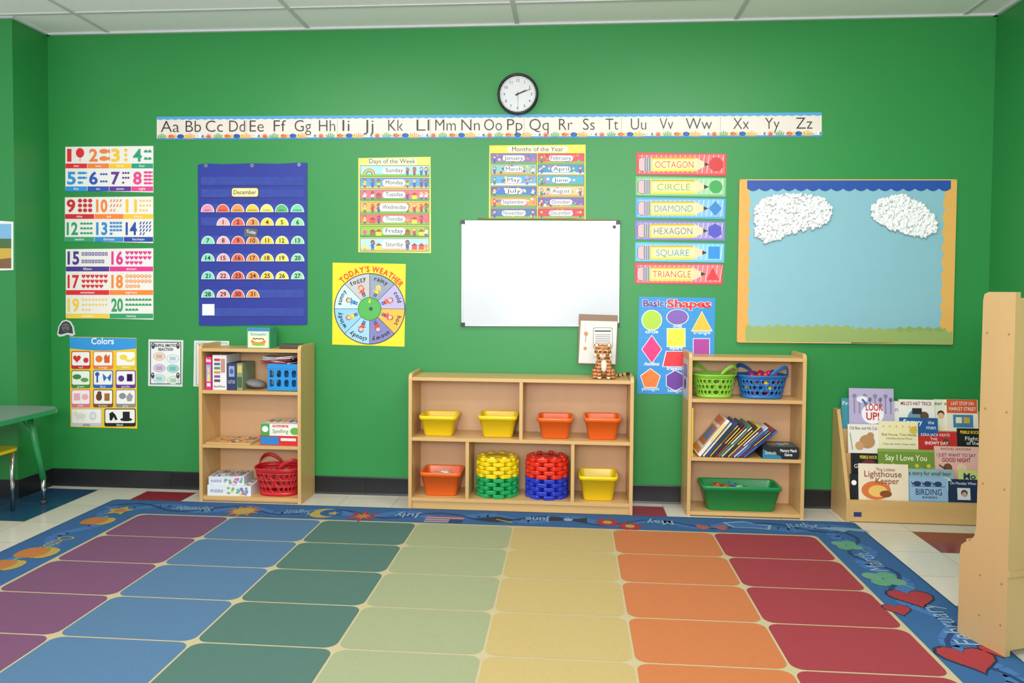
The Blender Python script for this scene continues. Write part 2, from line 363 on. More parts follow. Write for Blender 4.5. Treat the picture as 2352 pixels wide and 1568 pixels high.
for i in range(7):
    a=random.random()*3; Tm=Matrix.Translation((cx+random.uniform(-.05,.05),cy+random.uniform(-.05,.05),zt-.035+.004*i))@Matrix.Rotation(a,4,'Z')@Matrix.Rotation(random.uniform(-.2,.2),4,'X')
    bb_.box(-.03,.03,-.02,.02,-.002,.002,paper(random.choice(['#dfe3e8','#d8c2c0','#c9d6e8','#efe6d0','#d98a8a'])),Tm)
bb_.build()
bin_('storage_bin',1329,1421,1094,zc0,-.25,.21,yel)
# ---------------------------------------------------------------- stacked interlocking discs
def stack(uc,colA,colB,name):
    x=P(uc,1100,-.15)[0]; b=B(name); n=10; h=(zof(1050,uc,-.2)-zc0)/n
    for k in range(n):
        m=plastic(colB if k<5 else colA,.25); z=zc0+.0005+h*k; off=(k%2)*math.pi/8+.15; R0=.094-(.006 if k==n-1 else 0)
        b.loft([rring(x,-.142,.15,.13,.06,z+h*.1),rring(x,-.142,.15,.13,.06,z+h*.85)],m,True,True)
        for j in range(8):
            a=j*math.pi/4+off; px,py=x+R0*math.cos(a),-.142+R0*.86*math.sin(a)
            Tm=Matrix.Translation((px,py,0))@Matrix.Rotation(a,4,'Z')
            def rg(w_,d_,r_,zz): return [Tm@v for v in [Vector((q.x,q.y,zz)) for q in rring(0,0,w_,d_,r_,0,2)]]
            b.loft([rg(.05,.06,.012,z),rg(.054,.066,.014,z+h*.14),rg(.054,.066,.014,z+h*.8),rg(.05,.06,.012,z+h*.93)],m,True,True,smooth=False)
            if k==n-1: b.loft([rg(.026,.03,.01,z+h*.93),rg(.024,.028,.01,z+h*1.25)],m,False,True)
    b.build()
stack(1142,'#e8cc1a','#1b9a55','stacking_discs'); stack(1256,'#dc301f','#2438b8','stacking_discs')
# ---------------------------------------------------------------- perforated baskets
def basket(name,u0,u1,vrim,z0,yf,depth,col,hang=-.5,rows=3,cols=26,arch=.05,ret=False):
    x0,zt=P(u0,vrim,yf); x1=P(u1,vrim,yf)[0]; cx=(x0+x1)/2; cy=yf+depth/2; w=(x1-x0)/2; d=depth/2; m=plastic(col,.35)
    z0+=.0005; hh=zt-z0; b=B(name)
    def S(a,t):
        k=.80+.2*t; c,s=math.cos(a),math.sin(a); p=.75
        return Vector((cx+w*k*math.copysign(abs(c)**p,c),cy+d*k*math.copysign(abs(s)**p,s),z0+hh*t))
    n=cols*2
    def ringt(t): return [S(2*math.pi*i/n,t) for i in range(n)]
    b.loft([[Vector((cx,cy,z0))+(p-Vector((cx,cy,z0)))*.97 for p in ringt(0)],ringt(0),ringt(.14)],m,True,False)
    b.loft([ringt(.86),ringt(1)],m)
    for r in range(rows):
        for c in range(cols):
            a0=2*math.pi*(c+(.5 if r%2 else 0))/cols; da=2*math.pi/cols; t0=.14+.72*r/rows; dt=.72/rows
            sq=[];ho=[]
            for i in range(16):
                q=2*math.pi*i/16; ex,ey=math.cos(q),math.sin(q); k=1/max(abs(ex),abs(ey))
                sq.append(S(a0+da*(.5+.5*ex*k),t0+dt*(.5+.5*ey*k))); ho.append(S(a0+da*(.5+.30*ex),t0+dt*(.5+.33*ey)))
            b.add(sq+ho,[(i,(i+1)%16,(i+1)%16+16,i+16) for i in range(16)],m,True)
    rim=[S(2*math.pi*i/48,1) for i in range(49)]
    b.tube(rim,.0055,m)
    # two raised end handles: swept-up band with an open hand-hole
    for a,up in ((hang,1.1),(hang+math.pi,1.0)):
        wd=.62; N_=20; lo=[];hi=[]
        for i in range(N_+1):
            t=i/N_; p=S(a-wd+2*wd*t,1); z_=arch*up*math.sin(math.pi*t)**.6; out=(p-Vector((cx,cy,zt)))*.04*math.sin(math.pi*t)
            hi.append(p+out+Vector((0,0,z_))); lo.append(p+out*.7+Vector((0,0,max(0,z_-.016))))
        b.add(hi+lo,[(i,i+1,N_+2+i,N_+1+i) for i in range(N_)],m,True); b.tube(hi,.005,m)
    return b,cx,cy,w,d,z0,zt
def fin(b):
    ob=b.build(); s=ob.modifiers.new('solid','SOLIDIFY'); s.thickness=.0025; s.offset=-1; return ob
b,cx,cy,w,d,z0,zt=basket('plastic_basket',574,682,1078,lz[2],-.228,.19,'#c41f27',hang=-.85,arch=.055); fin(b)
b,cx,cy,w,d,z0,zt=basket('plastic_basket',1596,1697,862,rz[0],-.215,.185,'#86c03a',hang=-.85); fin(b)
b,cx,cy,w,d,z0,zt=basket('plastic_basket',1701,1817,864,rz[0],-.215,.185,'#2269ac',hang=-.85)
for i in range(56):
    a=random.random()*6.28; q=math.sqrt(random.random())*.72
    b.ball((cx+w*q*math.cos(a),cy+d*q*math.sin(a),random.uniform(z0+.02,zt+.012)),.015,plastic(random.choice(['#d8272d','#2a4fc0','#e8c51e','#2a4fc0','#d0306a'])),10,6)
fin(b)
# green tray with magnet shapes
bb_,cx,cy,w,zt=bin_('storage_tray',1613,1799,1116,rz[2],-.222,.195,'#138a45',taper=.86,ret=True)
for i,c in enumerate(['#d8242a','#f0b51c','#1f9a50','#d8242a','#1f6fc0','#d8c8c8','#28b070']):
    Tm=Matrix.Translation((cx-.12+.022*i,cy+random.uniform(-.04,.04),zt-.015+random.uniform(-.015,.012)))@Matrix.Rotation(random.random()*6,4,'Z')@Matrix.Rotation(random.uniform(-1.0,1.0),4,'X')
    r=.036
    pts=[Vector((r*math.cos(a),r*math.sin(a),0)) for a in (1.57,3.66,5.76,1.57)]
    bb_.tube([Tm@p for p in pts],.0045,plastic(c),6)
bb_.build()
# ---------------------------------------------------------------- boxes helper (front face artwork)
def carton(name,u0,v0,u1,z0,yf,depth,hx,art=None,sidehx=None,rot=0,zt=None,top=None):
    x0,z1=P(u0,v0,yf); x1=P(u1,v0,yf)[0]; z0+=.0005
    if zt is not None: z1=zt
    b=B(name); w=x1-x0;h=z1-z0
    Mx=Matrix.Translation(((x0+x1)/2,yf+depth/2,z0))@Matrix.Rotation(rot,4,'Z')
    b.M=Mx
    b.box(-w/2,w/2,-depth/2,depth/2,0,h,paper(hx))
    b.fn=planar((-w/2,-depth/2-.0006,h),(w,0,0),(0,0,-h),(0,-1,0))
    if art: art(b)
    if top:
        b.fn=planar((-w/2,depth/2,h+.0004),(w,0,0),(0,-depth,0),(0,0,1)); top(b)
    b.build(); return z1
def A_pink(b):
    b.rect(.05,.03,.95,.97,paper('#d8266f'),1); b.text('Betsie',.5,.16,.1,paper(W),w=.75,l=2,bold=.02)
    b.rect(.15,.25,.85,.75,paper('#6fb7d8'),2); b.disc(.5,.42,.17,paper('#e8b48c'),3,rv=.1); b.poly([(.3,.75),(.7,.75),(.62,.5),(.38,.5)],paper('#f0d060'),3); b.rect(.2,.8,.8,.9,paper('#f3d3e0'),2)
yfs=-.215
carton('toy_box',472,812,486,lz[0],yfs,.17,'#c81f63',A_pink,zt=lz[0]+.19)
def A_white(b):
    for i in range(6): b.rect(.12,.1+.12*i,.55,.17+.12*i,paper(['#b03a3a','#3f5f9a','#4d8a4a','#c98d3a','#7a4a9a','#444444'][i]),2)
    b.rect(.6,.1,.9,.5,paper('#b9867a'),2); b.text('Bellflies',.5,.93,.06,paper('#333333'),w=.8,l=2)
carton('toy_box',488,815,520,lz[0],yfs,.17,'#dcd9d6',A_white)
carton('toy_box',521,834,543,lz[0],yfs,.16,'#23305a',lambda b:(b.rect(.2,.1,.8,.5,paper('#8d9ab8'),1),b.text('LOTUS',.5,.75,.12,paper('#c8d0e0'),w=.7,l=2),b.disc(.5,.3,.2,paper('#3a5aa0'),2,rv=.1)))
carton('toy_box',544,834,557,lz[0],yfs,.16,'#7d8f6b',lambda b:(b.rect(.1,.08,.9,.35,paper('#c9b35a'),1),b.rect(.1,.5,.9,.9,paper('#44583f'),1)))
b=B('fabric_pouch'); x,z=P(588,880,-.14)
b.ball((x,-.14,lz[0]+.031),(.058,.06,.023),mat('#7d7a7c',rough=.8,var=.25,scale=60,bump=.5,kind='fabric'),20,12,T=Matrix.Rotation(.2,3,'Y')); b.build()
def crate():
    x0,zt=P(615,835,-.215); x1=P(684,835,-.215)[0]; z0=lz[0]+.004; y0,y1=-.215,-.05; m=plastic('#1f86c9',.35); b=B('plastic_crate')
    def wall(o,dx,L_):
        o=Vector(o);dx=Vector(dx); hh=zt-z0; nc=4;nr=2
        def S(a,t): return o+dx*(L_*a)+Vector((0,0,hh*t))
        b.add([S(0,0),S(1,0),S(1,.1),S(0,.1)],[(0,1,2,3)],m); b.add([S(0,.8),S(1,.8),S(1,1),S(0,1)],[(0,1,2,3)],m)
        for r in range(nr):
            for c in range(nc):
                sq=[];ho=[]
                for i in range(16):
                    q=2*math.pi*i/16+.001; ex,ey=math.cos(q),math.sin(q); k=1/max(abs(ex),abs(ey))
                    sq.append(S((c+.5+.5*ex*k)/nc,.1+.7*(r+.5+.5*ey*k)/nr)); ho.append(S((c+.5+.3*math.copysign(abs(ex)**.6,ex))/nc,.1+.7*(r+.5+.38*math.copysign(abs(ey)**.6,ey))/nr))
                b.add(sq+ho,[(i,(i+1)%16,(i+1)%16+16,i+16) for i in range(16)],m)
    wall((x0,y0,z0),(1,0,0),x1-x0); wall((x1,y0,z0),(0,1,0),y1-y0); wall((x1,y1,z0),(-1,0,0),x1-x0); wall((x0,y1,z0),(0,-1,0),y1-y0)
    b.box(x0,x1,y0,y1,z0,z0+.003,m)
    for k in (0,.82):
        z=z0+(zt-z0)*k
        b.box(x0-.003,x1+.003,y0-.003,y0+.002,z,z+.006,m); b.box(x0-.003,x1+.003,y1-.002,y1+.003,z,z+.006,m); b.box(x0-.003,x0+.002,y0,y1,z,z+.006,m); b.box(x1-.002,x1+.003,y0,y1,z,z+.006,m)
    for i in range(9):
        Tm=Matrix.Translation(((x0+x1)/2+random.uniform(-.03,.01)-.02,(y0+y1)/2,zt+.003+.004*i))@Matrix.Rotation(random.uniform(-.3,.3),4,'Z')@Matrix.Rotation(random.uniform(-.12,.12),4,'Y')
        b.box(-.095,.075,-.07,.07,-.0015,.0015,mat(random.choice(['#a4232b','#c9ced6','#b8c3cf','#8d2a34','#d5d7da']),rough=.2,kind='plastic_bag'),Tm)
    ob=b.build(); s=ob.modifiers.new('solid','SOLIDIFY'); s.thickness=.003; s.offset=0
crate()
b=B('wooden_puzzle'); x1=P(592,1010,-.12)[0]
b.box(lx0+.03,x1,-.22,-.04,lz[1]+.0005,lz[1]+.009,wood('#c9a063',(10,10,10)))
b.fn=planar((lx0+.03,-.22,lz[1]+.0092),(1,0,0),(0,1,0),(0,0,1))
for i in range(60): b.poly([(q,s) for q,s in ngon(random.uniform(.02,x1-lx0-.05),random.uniform(.02,.16),.011,random.choice([4,5,6,12]),random.random()*90)],paper(random.choice(['#c9463a','#2d6fae','#e8c544','#4b9a58','#e8894a','#e9dfc8','#6a4a8a'])),1+i*.02)
b.build()
def A_redbox(b): b.rect(.02,.1,.5,.9,paper('#1f7ec4'),1); b.rect(.55,.2,.95,.5,paper('#e8d9c8'),1)
zt=carton('game_box',597,1000,686,lz[1],-.222,.17,'#c9262c',A_redbox,rot=-.03)
def A_sp(b):
    b.rect(.0,.0,.22,1,paper('#3f9a3f'),1); b.disc(.11,.45,.08,paper(W),2,rv=.25); b.text('Spelling',.5,.75,.3,paper('#6a9a3a'),w=.4,l=2,bold=.015); b.rect(.3,.1,.7,.28,paper('#c9342c'),1); b.disc(.87,.6,.12,paper('#5fa83a'),2,rv=.3)
    b.text('Match It!',.5,.26,.14,paper(W),w=.34,l=2)
def T_sp(b):
    for i in range(5): b.disc(.15+.17*i,.5,.06,paper(['#c9342c','#3f9a3f','#e8b03a','#3a6ac0','#c05a9a'][i]),1,rv=.2,n=12)
    b.frame(.03,.06,.97,.94,.02,paper('#5fa83a'),1)
carton('game_box',599,972,688,zt,-.218,.17,'#e2ded5',A_sp,rot=.02,top=T_sp)
def A_pz(seed):
    def f(b):
        rnd=random.Random(seed)
        for i in range(26): b.disc(rnd.uniform(.45,.95),rnd.uniform(.25,.85),.035,paper(rnd.choice(['#d85a7a','#5a9ad0','#e8c04a','#6ab06a','#8a6ab8'])),1+i*.02,rv=.12,n=7)
        b.text('PUZZLE',.22,.65,.25,paper('#3a5a9a'),w=.28,l=4)
    return f
def T_pz(seed):
    def f(b):
        rnd=random.Random(seed)
        for i in range(110): b.disc(rnd.uniform(.06,.94),rnd.uniform(.08,.92),.035,paper(rnd.choice(['#b8486a','#4a7ab0','#c8a83a','#5a8a5a','#7a5a98','#d890a0','#e8e4dc'])),1+i*.01,rv=.055,n=7)
    return f
zt=carton('puzzle_box',476,1113,574,lz[2],-.222,.17,'#d9dde2',A_pz(3),rot=.04,top=T_pz(9))
carton('puzzle_box',478,1093,556,zt,-.21,.15,'#cfd5dc',A_pz(5),rot=.1,top=T_pz(4))
def A_sm(b):
    b.rect(.03,.03,.97,.16,paper('#2d7ec0'),1); b.text('Smesh!',.5,.38,.13,paper('#2f8fb0'),w=.7,l=2,bold=.02); b.rect(.05,.18,.95,.97,paper('#dfe9b8'),1); b.disc(.5,.68,.33,paper('#e07a4a'),2,rv=.16); b.disc(.5,.6,.22,paper('#f0dcb0'),3,rv=.1);b.disc(.5,.82,.3,paper('#7fb23a'),2.5,rv=.06)
    for i in range(6): b.disc(.3+.08*i,.52+.03*(i%2),.05,paper('#1c1c1e'),4,rv=.025,n=8)
carton('game_box',567,752,620,.878,-.2,.1,'#3f9a6f',A_sm)
b=B('wooden_block'); x0=P(653,800,-.12)[0]; b.box(x0,lx1-T-.003,-.2,-.12,.8785,.903,mat('#4a4038',kind='dark_wood')); b.build(bevel=.004)
# ---------------------------------------------------------------- right bookcase: leaning books, memory game
zb=rz[1]+.0005
b=B('leaning_books')
spc=['#2d5fae','#d8d3c8','#20407a','#c9a13a','#1f2a4a','#b8342c','#3a7a58','#d8d0c0','#2a2a30','#e0c23a','#5a3a7a','#c9d0d8','#3f6fb0','#8a2a2a']
b.box(rx0_+T+.004,rx0_+T+.011,-.215,-.04,zb,zb+.265,paper('#e8cf2a'))
xs=rx0_+T+.034; xend=P(1722,1053,-.22)[0]; i=0
ths=[.022,.012,.015,.010,.013,.009,.012,.010,.013,.009,.012,.010,.012,.010,.012]
while xs<xend and i<15:
    ang=math.radians(52-.8*i); Ln=[.25,.235,.245,.225,.24,.23,.24,.225,.235,.24,.225,.24,.22,.235,.225][i]; th=ths[i]; dp=.195-.012*(i%3)
    b.M=Matrix.Translation((xs,0,zb+th*math.cos(ang)+.0005))@Matrix.Rotation(math.pi/2-ang,4,'Y'); cover=paper('#dcd9d2' if i==0 else spc[i%14]); y0=-.222+.006*(i%2)
    b.box(0,.0012,y0,y0+dp,0,Ln,cover); b.box(th-.0012,th,y0,y0+dp,0,Ln,cover); b.box(0,th,y0,y0+.0012,0,Ln,cover)
    b.box(.001,th-.001,y0+.001,y0+dp-.004,.003,Ln-.003,paper('#ece6d6'))
    b.fn=planar((th/2,y0-.0003,Ln),(0,0,-1),(1,0,0),(0,-1,0)); b.line([(.03,0),(Ln*.6,0)],th*.4,paper(random.choice([W,'#e8c544','#20242c'])),1)
    if i==0:
        b.fn=planar((-.0004,y0,Ln),(0,1,0),(0,0,-1),(-1,0,0)); b.rect(.01,.01,dp-.01,.05,paper('#d8742c'),1); b.rect(.02,.07,dp-.02,.19,paper('#b8703a'),1); b.rect(.04,.09,dp-.05,.16,paper('#3f7ab0'),2); b.rect(.01,.21,dp-.01,.24,paper('#e08a3a'),1)
    b.M=None
    xs+=th/math.sin(ang)+.001; i+=1
b.build()
def A_mem(b):
    b.rect(.0,.0,1,1,paper('#1a1d22'),1); b.poly([(0,1),(0,.2),(.5,.75),(.55,1)],paper('#1f7a9a'),2); b.text('Memory Match',.72,.38,.24,paper(W),w=.46,l=3,bold=.01); b.text('Game',.72,.72,.24,paper(W),w=.22,l=3,bold=.01); b.text('Zoolandia',.22,.6,.25,paper('#e8d9a0'),w=.32,l=3)
def T_mem(b): b.rect(.04,.06,.96,.94,paper('#22566a'),1); b.disc(.35,.5,.14,paper('#c98a4a'),2,rv=.2); b.disc(.6,.5,.12,paper('#8a9aa8'),2,rv=.2); b.disc(.8,.4,.08,paper('#c9a13a'),2,rv=.14)
carton('game_box',1752,1026,1834,rz[1],-.225,.16,'#23262c',A_mem,top=T_mem)
# ================================================================ BOOK DISPLAY RACK
bx0=P(1950,1190,-.235)[0]; bx1=2.26; rk='book_display_rack'
b=B(rk)
prof=[(-.012,0),(-.245,0),(-.245,.13),(-.075,.575),(-.012,.575)]
b.prism(prof,'x',bx0-T,bx0,wV); b.prism(prof,'x',bx1,bx1+T,wV)
b.box(bx0,bx1,-.245,-.228,.004,.118,wH)
tiers=[(-.226,.085),(-.172,.205),(-.118,.33),(-.064,.455)]
for i,(y,z) in enumerate(tiers):
    y1=(tiers[i+1][0] if i<3 else -.014)
    b.box(bx0,bx1,y,y1,z-.012,z,wH)
    if i: b.box(bx0,bx1,y-.006,y+.004,z-.13,z+.012,wH)
b.box(bx0,bx1,-.02,-.012,.02,.57,wB)
b.box(bx0+.02,bx0+.06,-.2462,-.245,.03,.055,mat('#22306a',kind='label'))
b.build(bevel=.002)
rackbooks=B('picture_books')
def bk(u0,v0,u1,v1,row,hx,art=None,dy=0):
    y,z=tiers[4-row]
    yb=y+.010-dy; x0,zt=P(u0,v0,yb); x1=P(u1,v0,yb)[0]; z0=z+.001; h=zt-z0; w=x1-x0
    tilt=.02
    b=rackbooks; o=Vector((x0,yb+tilt,zt)); dn=Vector((0,-tilt,-h)); th=.006
    vs=[o,o+Vector((w,0,0)),o+Vector((w,0,0))+dn,o+dn]; bk_=[p+Vector((0,th,0)) for p in vs]
    b.add(vs+bk_,[(0,1,2,3),(7,6,5,4),(0,4,5,1),(1,5,6,2),(2,6,7,3),(3,7,4,0)],paper(hx))
    b.fn=planar(o+Vector((0,-.0006,0)),(w/(u1-u0),0,0),dn*((w/(u1-u0))/h),(0,-1,0))
    if art: art(b)
p=paper
bk(1935,915,1962,980,1,'#3f8fa0',lambda b:b.text('First',14,16,9,p(W),w=22))
def A1(b):
    b.rect(2,2,100,82,p('#b9aed0'),1)
    for i in range(8): b.disc(12+12*i,18+8*(i%2),5,p('#8d80a8'),2); b.line([(12+12*i,22),(12+12*i,60)],3,p('#8d80a8'),2)
    b.disc(30,26,13,p('#eceaf2'),3,rv=8); b.line([(30,26),(44,42),(40,60)],5,p('#3f6fb0'),4); b.text('LOOK',58,52,15,p('#c9262c'),w=40,l=5,bold=.02); b.text('UP!',54,74,17,p('#c9262c'),w=30,l=5,bold=.02); b.disc(54,60,26,p('#f2f0f6'),4.4,rv=24)
bk(1953,892,2056,975,1,'#b9aed0',A1,dy=.012)
bk(2050,922,2075,985,1,'#e9e4e0',lambda b:(b.text('np',16,24,10,p('#a02a50'),w=14),))
def A2(b):
    b.text("MILO'S HAT TRICK",40,13,8,p('#a3282f'),w=72,l=3,bold=.01); b.disc(40,48,22,p('#7a9ab0'),2,rv=26); b.disc(58,38,10,p('#6a4a38'),3); b.rect(30,20,52,34,p('#2a2a30'),4)
bk(2068,918,2150,985,1,'#efece6',A2,dy=.008)
bk(2148,918,2180,985,1,'#ece4d0',lambda b:(b.text('ear a',16,13,8,p('#333333'),w=28),b.disc(16,34,8,p('#2a2a2a'),2),b.disc(16,38,7,p('#e8b48c'),3)))
def A3(b):
    b.rect(0,0,70,32,p('#d8562c'),1); b.text('LAST STOP ON',36,13,8,p(W),w=52,l=3); b.text('MARKET STREET',36,26,8,p(W),w=62,l=3)
    b.rect(14,36,60,66,p('#3f7fae'),2); b.rect(20,42,34,56,p('#e8dcc0'),3); b.rect(38,42,52,56,p('#c9a13a'),3)
bk(2178,918,2250,990,1,'#e8e2d4',A3,dy=.006)
def A4(b):
    b.text('Old Bear and His Cub',36,12,7,p('#5a4a3a'),w=64,l=3); b.disc(44,40,18,p('#b88a5a'),2,rv=16); b.disc(52,26,8,p('#b88a5a'),3); b.disc(26,50,10,p('#c99a6a'),3); b.line([(5,20),(10,60)],2,p('#8a9a5a'),2)
bk(1950,975,2024,1040,2,'#e9e4da',A4)
def A5(b):
    b.disc(44,24,26,p('#efe3b0'),1,rv=20); b.text('Red House, Tree House',46,34,6,p('#7a5a30'),w=80,l=3); b.text('Little Bitty Brown Mouse',46,42,4,p('#7a5a30'),w=60,l=3); b.text('Casa del arbol, Casa rojita',46,55,4,p('#7a5a30'),w=76,l=3); b.disc(79,20,9,p('#d8b84a'),3)
    for i in range(6): b.poly(star(10+15*i,12,3,4),p('#d8a060'),2)
bk(2022,968,2112,1034,2,'#eee4bc',A5,dy=.008)
bk(2070,960,2158,1030,2,'#245a9a',lambda b:(b.text('Snowy',30,15,11,p(W),w=44,l=3,bold=.02),b.text('the',72,14,8,p(W),w=14,l=3),b.text('man',72,26,9,p(W),w=22,l=3)))
def A6(b):
    b.text('EZRA JACK KEATS',40,10,6,p(W),w=66,l=3); b.text('THE',36,20,6,p(W),w=16,l=3); b.text('SNOWY DAY',42,30,7,p(W),w=54,l=3,bold=.02); b.text('UN DIA',52,39,6,p('#f0d83a'),w=34,l=3,bold=.02); b.disc(66,16,10,p('#c03030'),1); b.disc(64,22,7,p('#6a3a28'),2)
bk(2112,992,2202,1036,2,'#c0282c',A6,dy=.006)
bk(2203,985,2262,1036,2,'#15161a',lambda b:(b.text('PEBBLE ROCK',28,12,7,p('#e8c83a'),w=44,l=3,bold=.02),b.text('Flight',32,28,9,p(W),w=30,l=3),b.text('of the',34,38,8,p(W),w=28,l=3)),dy=.004)
bk(1958,1042,2024,1110,3,'#14161a',lambda b:(b.text('PEBBLE ROCK',40,12,7,p('#e8c83a'),w=40,l=3,bold=.02),b.text('G',10,34,9,p(W),w=8,l=3),b.disc(40,24,16,p('#6a2a3a'),2,rv=10)))
def A7(b):
    b.rect(0,0,130,60,p('#6f8f3a'),1); b.text('Say I Love You',64,26,13,p('#f4efc0'),w=96,l=4,bold=.01)
    for i in range(14): b.disc(8+9*i,38+8*(i%3),5,p(['#d8c23a','#8fb04a','#c95a3a'][i%3]),2,n=8)
    b.disc(60,45,12,p('#8a6a3a'),3); b.rect(0,0,130,6,p('#8aa04a'),2)
bk(2020,1032,2150,1100,3,'#6f8f3a',A7,dy=.006)
def A8(b):
    b.text('RACHEL ISADORA',50,8,5,p('#7a4a4a'),w=70,l=3); b.text('I JUST WANT TO SAY',50,24,8,p('#5a3a70'),w=90,l=3); b.text('GOOD NIGHT',50,36,9,p('#a03050'),w=66,l=3,bold=.02); b.disc(30,50,10,p('#7a4a30'),2); b.disc(62,52,12,p('#e8c8b0'),2); b.line([(10,44),(28,56)],3,p('#4a3a28'),3)
bk(2150,1026,2252,1096,3,'#e5b3a8',A8,dy=.004)
bk(1956,1090,1976,1150,4,'#16181c',lambda b:b.disc(8,20,6,p(W),2))
def A9(b):
    b.text('The Littlest',62,16,7,p('#7a4a30'),w=44,l=4); b.text('Lighthouse',56,30,14,p('#8a3a28'),w=86,l=4); b.text('Keeper',66,46,14,p('#8a3a28'),w=54,l=4); b.disc(40,62,34,p('#d8743a'),2,rv=22); b.disc(44,64,22,p('#efc068'),2.5,rv=14); b.disc(62,70,14,p('#8a4a2a'),3,rv=8)
bk(1975,1066,2090,1150,4,'#ecdcc2',A9,dy=.006)
bk(2086,1078,2195,1148,4,'#8fb0b8',lambda b:(b.text('a story for small bear',54,14,9,p('#26323a'),w=98,l=3),b.disc(90,34,16,p('#c9d8d8'),2)))
def A10(b):
    b.rect(0,0,88,54,p('#8fb4d4'),1); b.text('BIRDING',44,40,14,p('#1c2a5a'),w=60,l=4); b.text('BABIES',46,48,5,p('#1c2a5a'),w=34,l=4)
    for i in range(3): b.disc(18+24*i,14,9,p('#2a3a6a'),3,rv=6); b.poly([(10+24*i,14),(2+24*i,8),(8+24*i,18)],p('#2a3a6a'),3)
    b.line([(4,20),(82,20)],1.5,p('#5a4a3a'),2)
bk(2092,1098,2180,1150,4,'#7fa8cc',A10,dy=.008)
bk(2205,1082,2252,1148,4,'#c6d07a',lambda b:b.text('Mo',26,20,14,p('#2a3a6a'),w=28,l=3,bold=.02))
bk(2182,1102,2250,1152,4,'#1e2c50',lambda b:(b.text('On Monday When',34,12,6,p(W),w=60,l=3),b.rect(20,20,50,48,p('#d8dce4'),1),b.disc(36,32,8,p('#4a3a38'),2,n=10),b.disc(36,35,6,p('#c9a088'),3,n=10)),dy=.006)
rackbooks.build()
# ================================================================ FOREGROUND SHELF (rotated, right)
b=B('bookshelf'); uy=Vector((-.357,.934,0)).normalized(); ux=Vector((uy.y,-uy.x,0))
C=Vector((1.460,-1.722,.0095)); b.M=Matrix(((ux.x,uy.x,0,C.x),(ux.y,uy.y,0,C.y),(0,0,1,C.z),(0,0,0,1)))
wN=wood('#b49566',(12,12,1.2),.05)
prof=[(0,0),(.185,0),(.185,.29),(.18,.32),(.165,.335),(.145,.345),(.128,.37),(.122,.41),(.12,1.19),(.116,1.212),(.10,1.22),(0,1.22)]
b.prism(prof,'x',0,.022,wN); b.prism(prof,'x',.70,.722,wN)
b.box(.022,.70,.0,.008,.02,1.2,wN); b.box(.0,.722,-.006,0,.27,.29,wN) ; b.box(0.022,.70,.008,.115,1.18,1.20,wN)
for z,dp in ((.05,.18),(.30,.18),(.62,.115),(.92,.115)): b.box(.022,.70,.008,dp,z-.018,z,wN); b.box(.022,.70,dp-.012,dp,z,z+.04,wN)
for z in (.10,.24,.56,.82,1.08):
    for yy in (.02,.10): b.prism([(yy+.004*math.cos(a*.785),z+.004*math.sin(a*.785)) for a in range(8)],'x',-.001,.0,mat('#8a7050',kind='screw'))
b.build(bevel=.003)
# ================================================================ TABLE + STOOL (left)
gr=plastic('#2a8f52',.35)
b=B('activity_table'); tp=rrp(-4.05,.345,-2.83,1.1,.09,6); tp=[(x,-y) for x,y in tp]
b.prism(tp,'z',.522,.546,gr); b.prism([(x+(-.006 if x>-3.4 else .006),y+(.006 if y<-.7 else -.006)) for x,y in tp],'z',.546,.549,mat('#7f8c88',rough=.3,var=.06,scale=200,kind='laminate'))
chrome=mat('#c0c0c4',rough=.15,metal=1,kind='chrome')
for lx,ly,fx,fy in ((-2.98,-.43,-2.945,-.37),(-2.98,-1.0,-2.94,-1.03),(-3.9,-.43,-3.93,-.37),(-3.9,-1.0,-3.93,-1.03)):
    b.tube([(lx,ly,.522),(fx,fy,.14)],.0165,gr,12); b.tube([(fx,fy,.15),(fx,fy,.02)],.012,chrome,10); b.tube([(fx,fy,.02),(fx,fy,.0)],.017,mat('#333338',kind='rubber'),10)
    b.tube([(lx-.06 if lx>-3.4 else lx+.06,ly,.522),(lx*.35+fx*.65,ly*.35+fy*.65,.32)],.006,gr,8)
b.build()
b=B('child_stool'); m=plastic('#e8c81e'); b.prism([(x,-y) for x,y in rrp(-3.32,.48,-2.98,.82,.06,5)],'z',.332,.348,m)
for x in (-3.3,-3.01):
    for y in (-.52,-.78): b.tube([(x,y,.332),(x,y,0)],.011,chrome,8)
b.build()
# ================================================================ WALL ITEMS
def WB(name,y0=.003): return B(name,wallmap(y0))
# clock
b=B('wall_clock'); x,z=P(1189,215,-.03); r=.118
def cring(rr,y): return [Vector((x+rr*math.cos(a*math.pi/24),y,z+rr*math.sin(a*math.pi/24))) for a in range(48)]
blk=plastic('#101114',.25)
b.loft([cring(r*.98,0),cring(r,-.02),cring(r*.98,-.034),cring(r*.93,-.038),cring(r*.88,-.034),cring(r*.87,-.02)],blk,True,False)
face=mat('#d2d3d6',rough=.3,kind='clock_face'); b.loft([cring(r*.88,-.02),cring(.001,-.0201)],face,smooth=False)
b.fn=planar((x,-.0206,z),(1,0,0),(0,0,-1),(0,-1,0))
for k in range(12):
    a=math.radians(90-30*(k+1)); b.text(str(k+1),.078*math.cos(a),-.078*math.sin(a),.0155,paper(K),mid=True,l=1)
for k in range(60):
    a=math.radians(6*k); w_=.0014 if k%5 else .003; c,s=math.cos(a),math.sin(a); b.line([(.094*c,.094*s),(.099*c,.099*s)],w_,paper(K),1)
def hand(a,L_,w_,l,m=K):
    a=math.radians(a); c,s=math.cos(a),-math.sin(a); b.poly([(-.015*c-s*w_,-.015*s+c*w_),(L_*c-s*w_*.3,L_*s+c*w_*.3),(L_*c+s*w_*.3,L_*s-c*w_*.3),(-.015*c+s*w_,-.015*s-c*w_)],paper(m),l)
hand(20,.082,.0035,6); hand(26,.055,.0045,4); hand(-88,.075,.001,8); b.disc(0,0,.006,paper(K),9)
b.build()
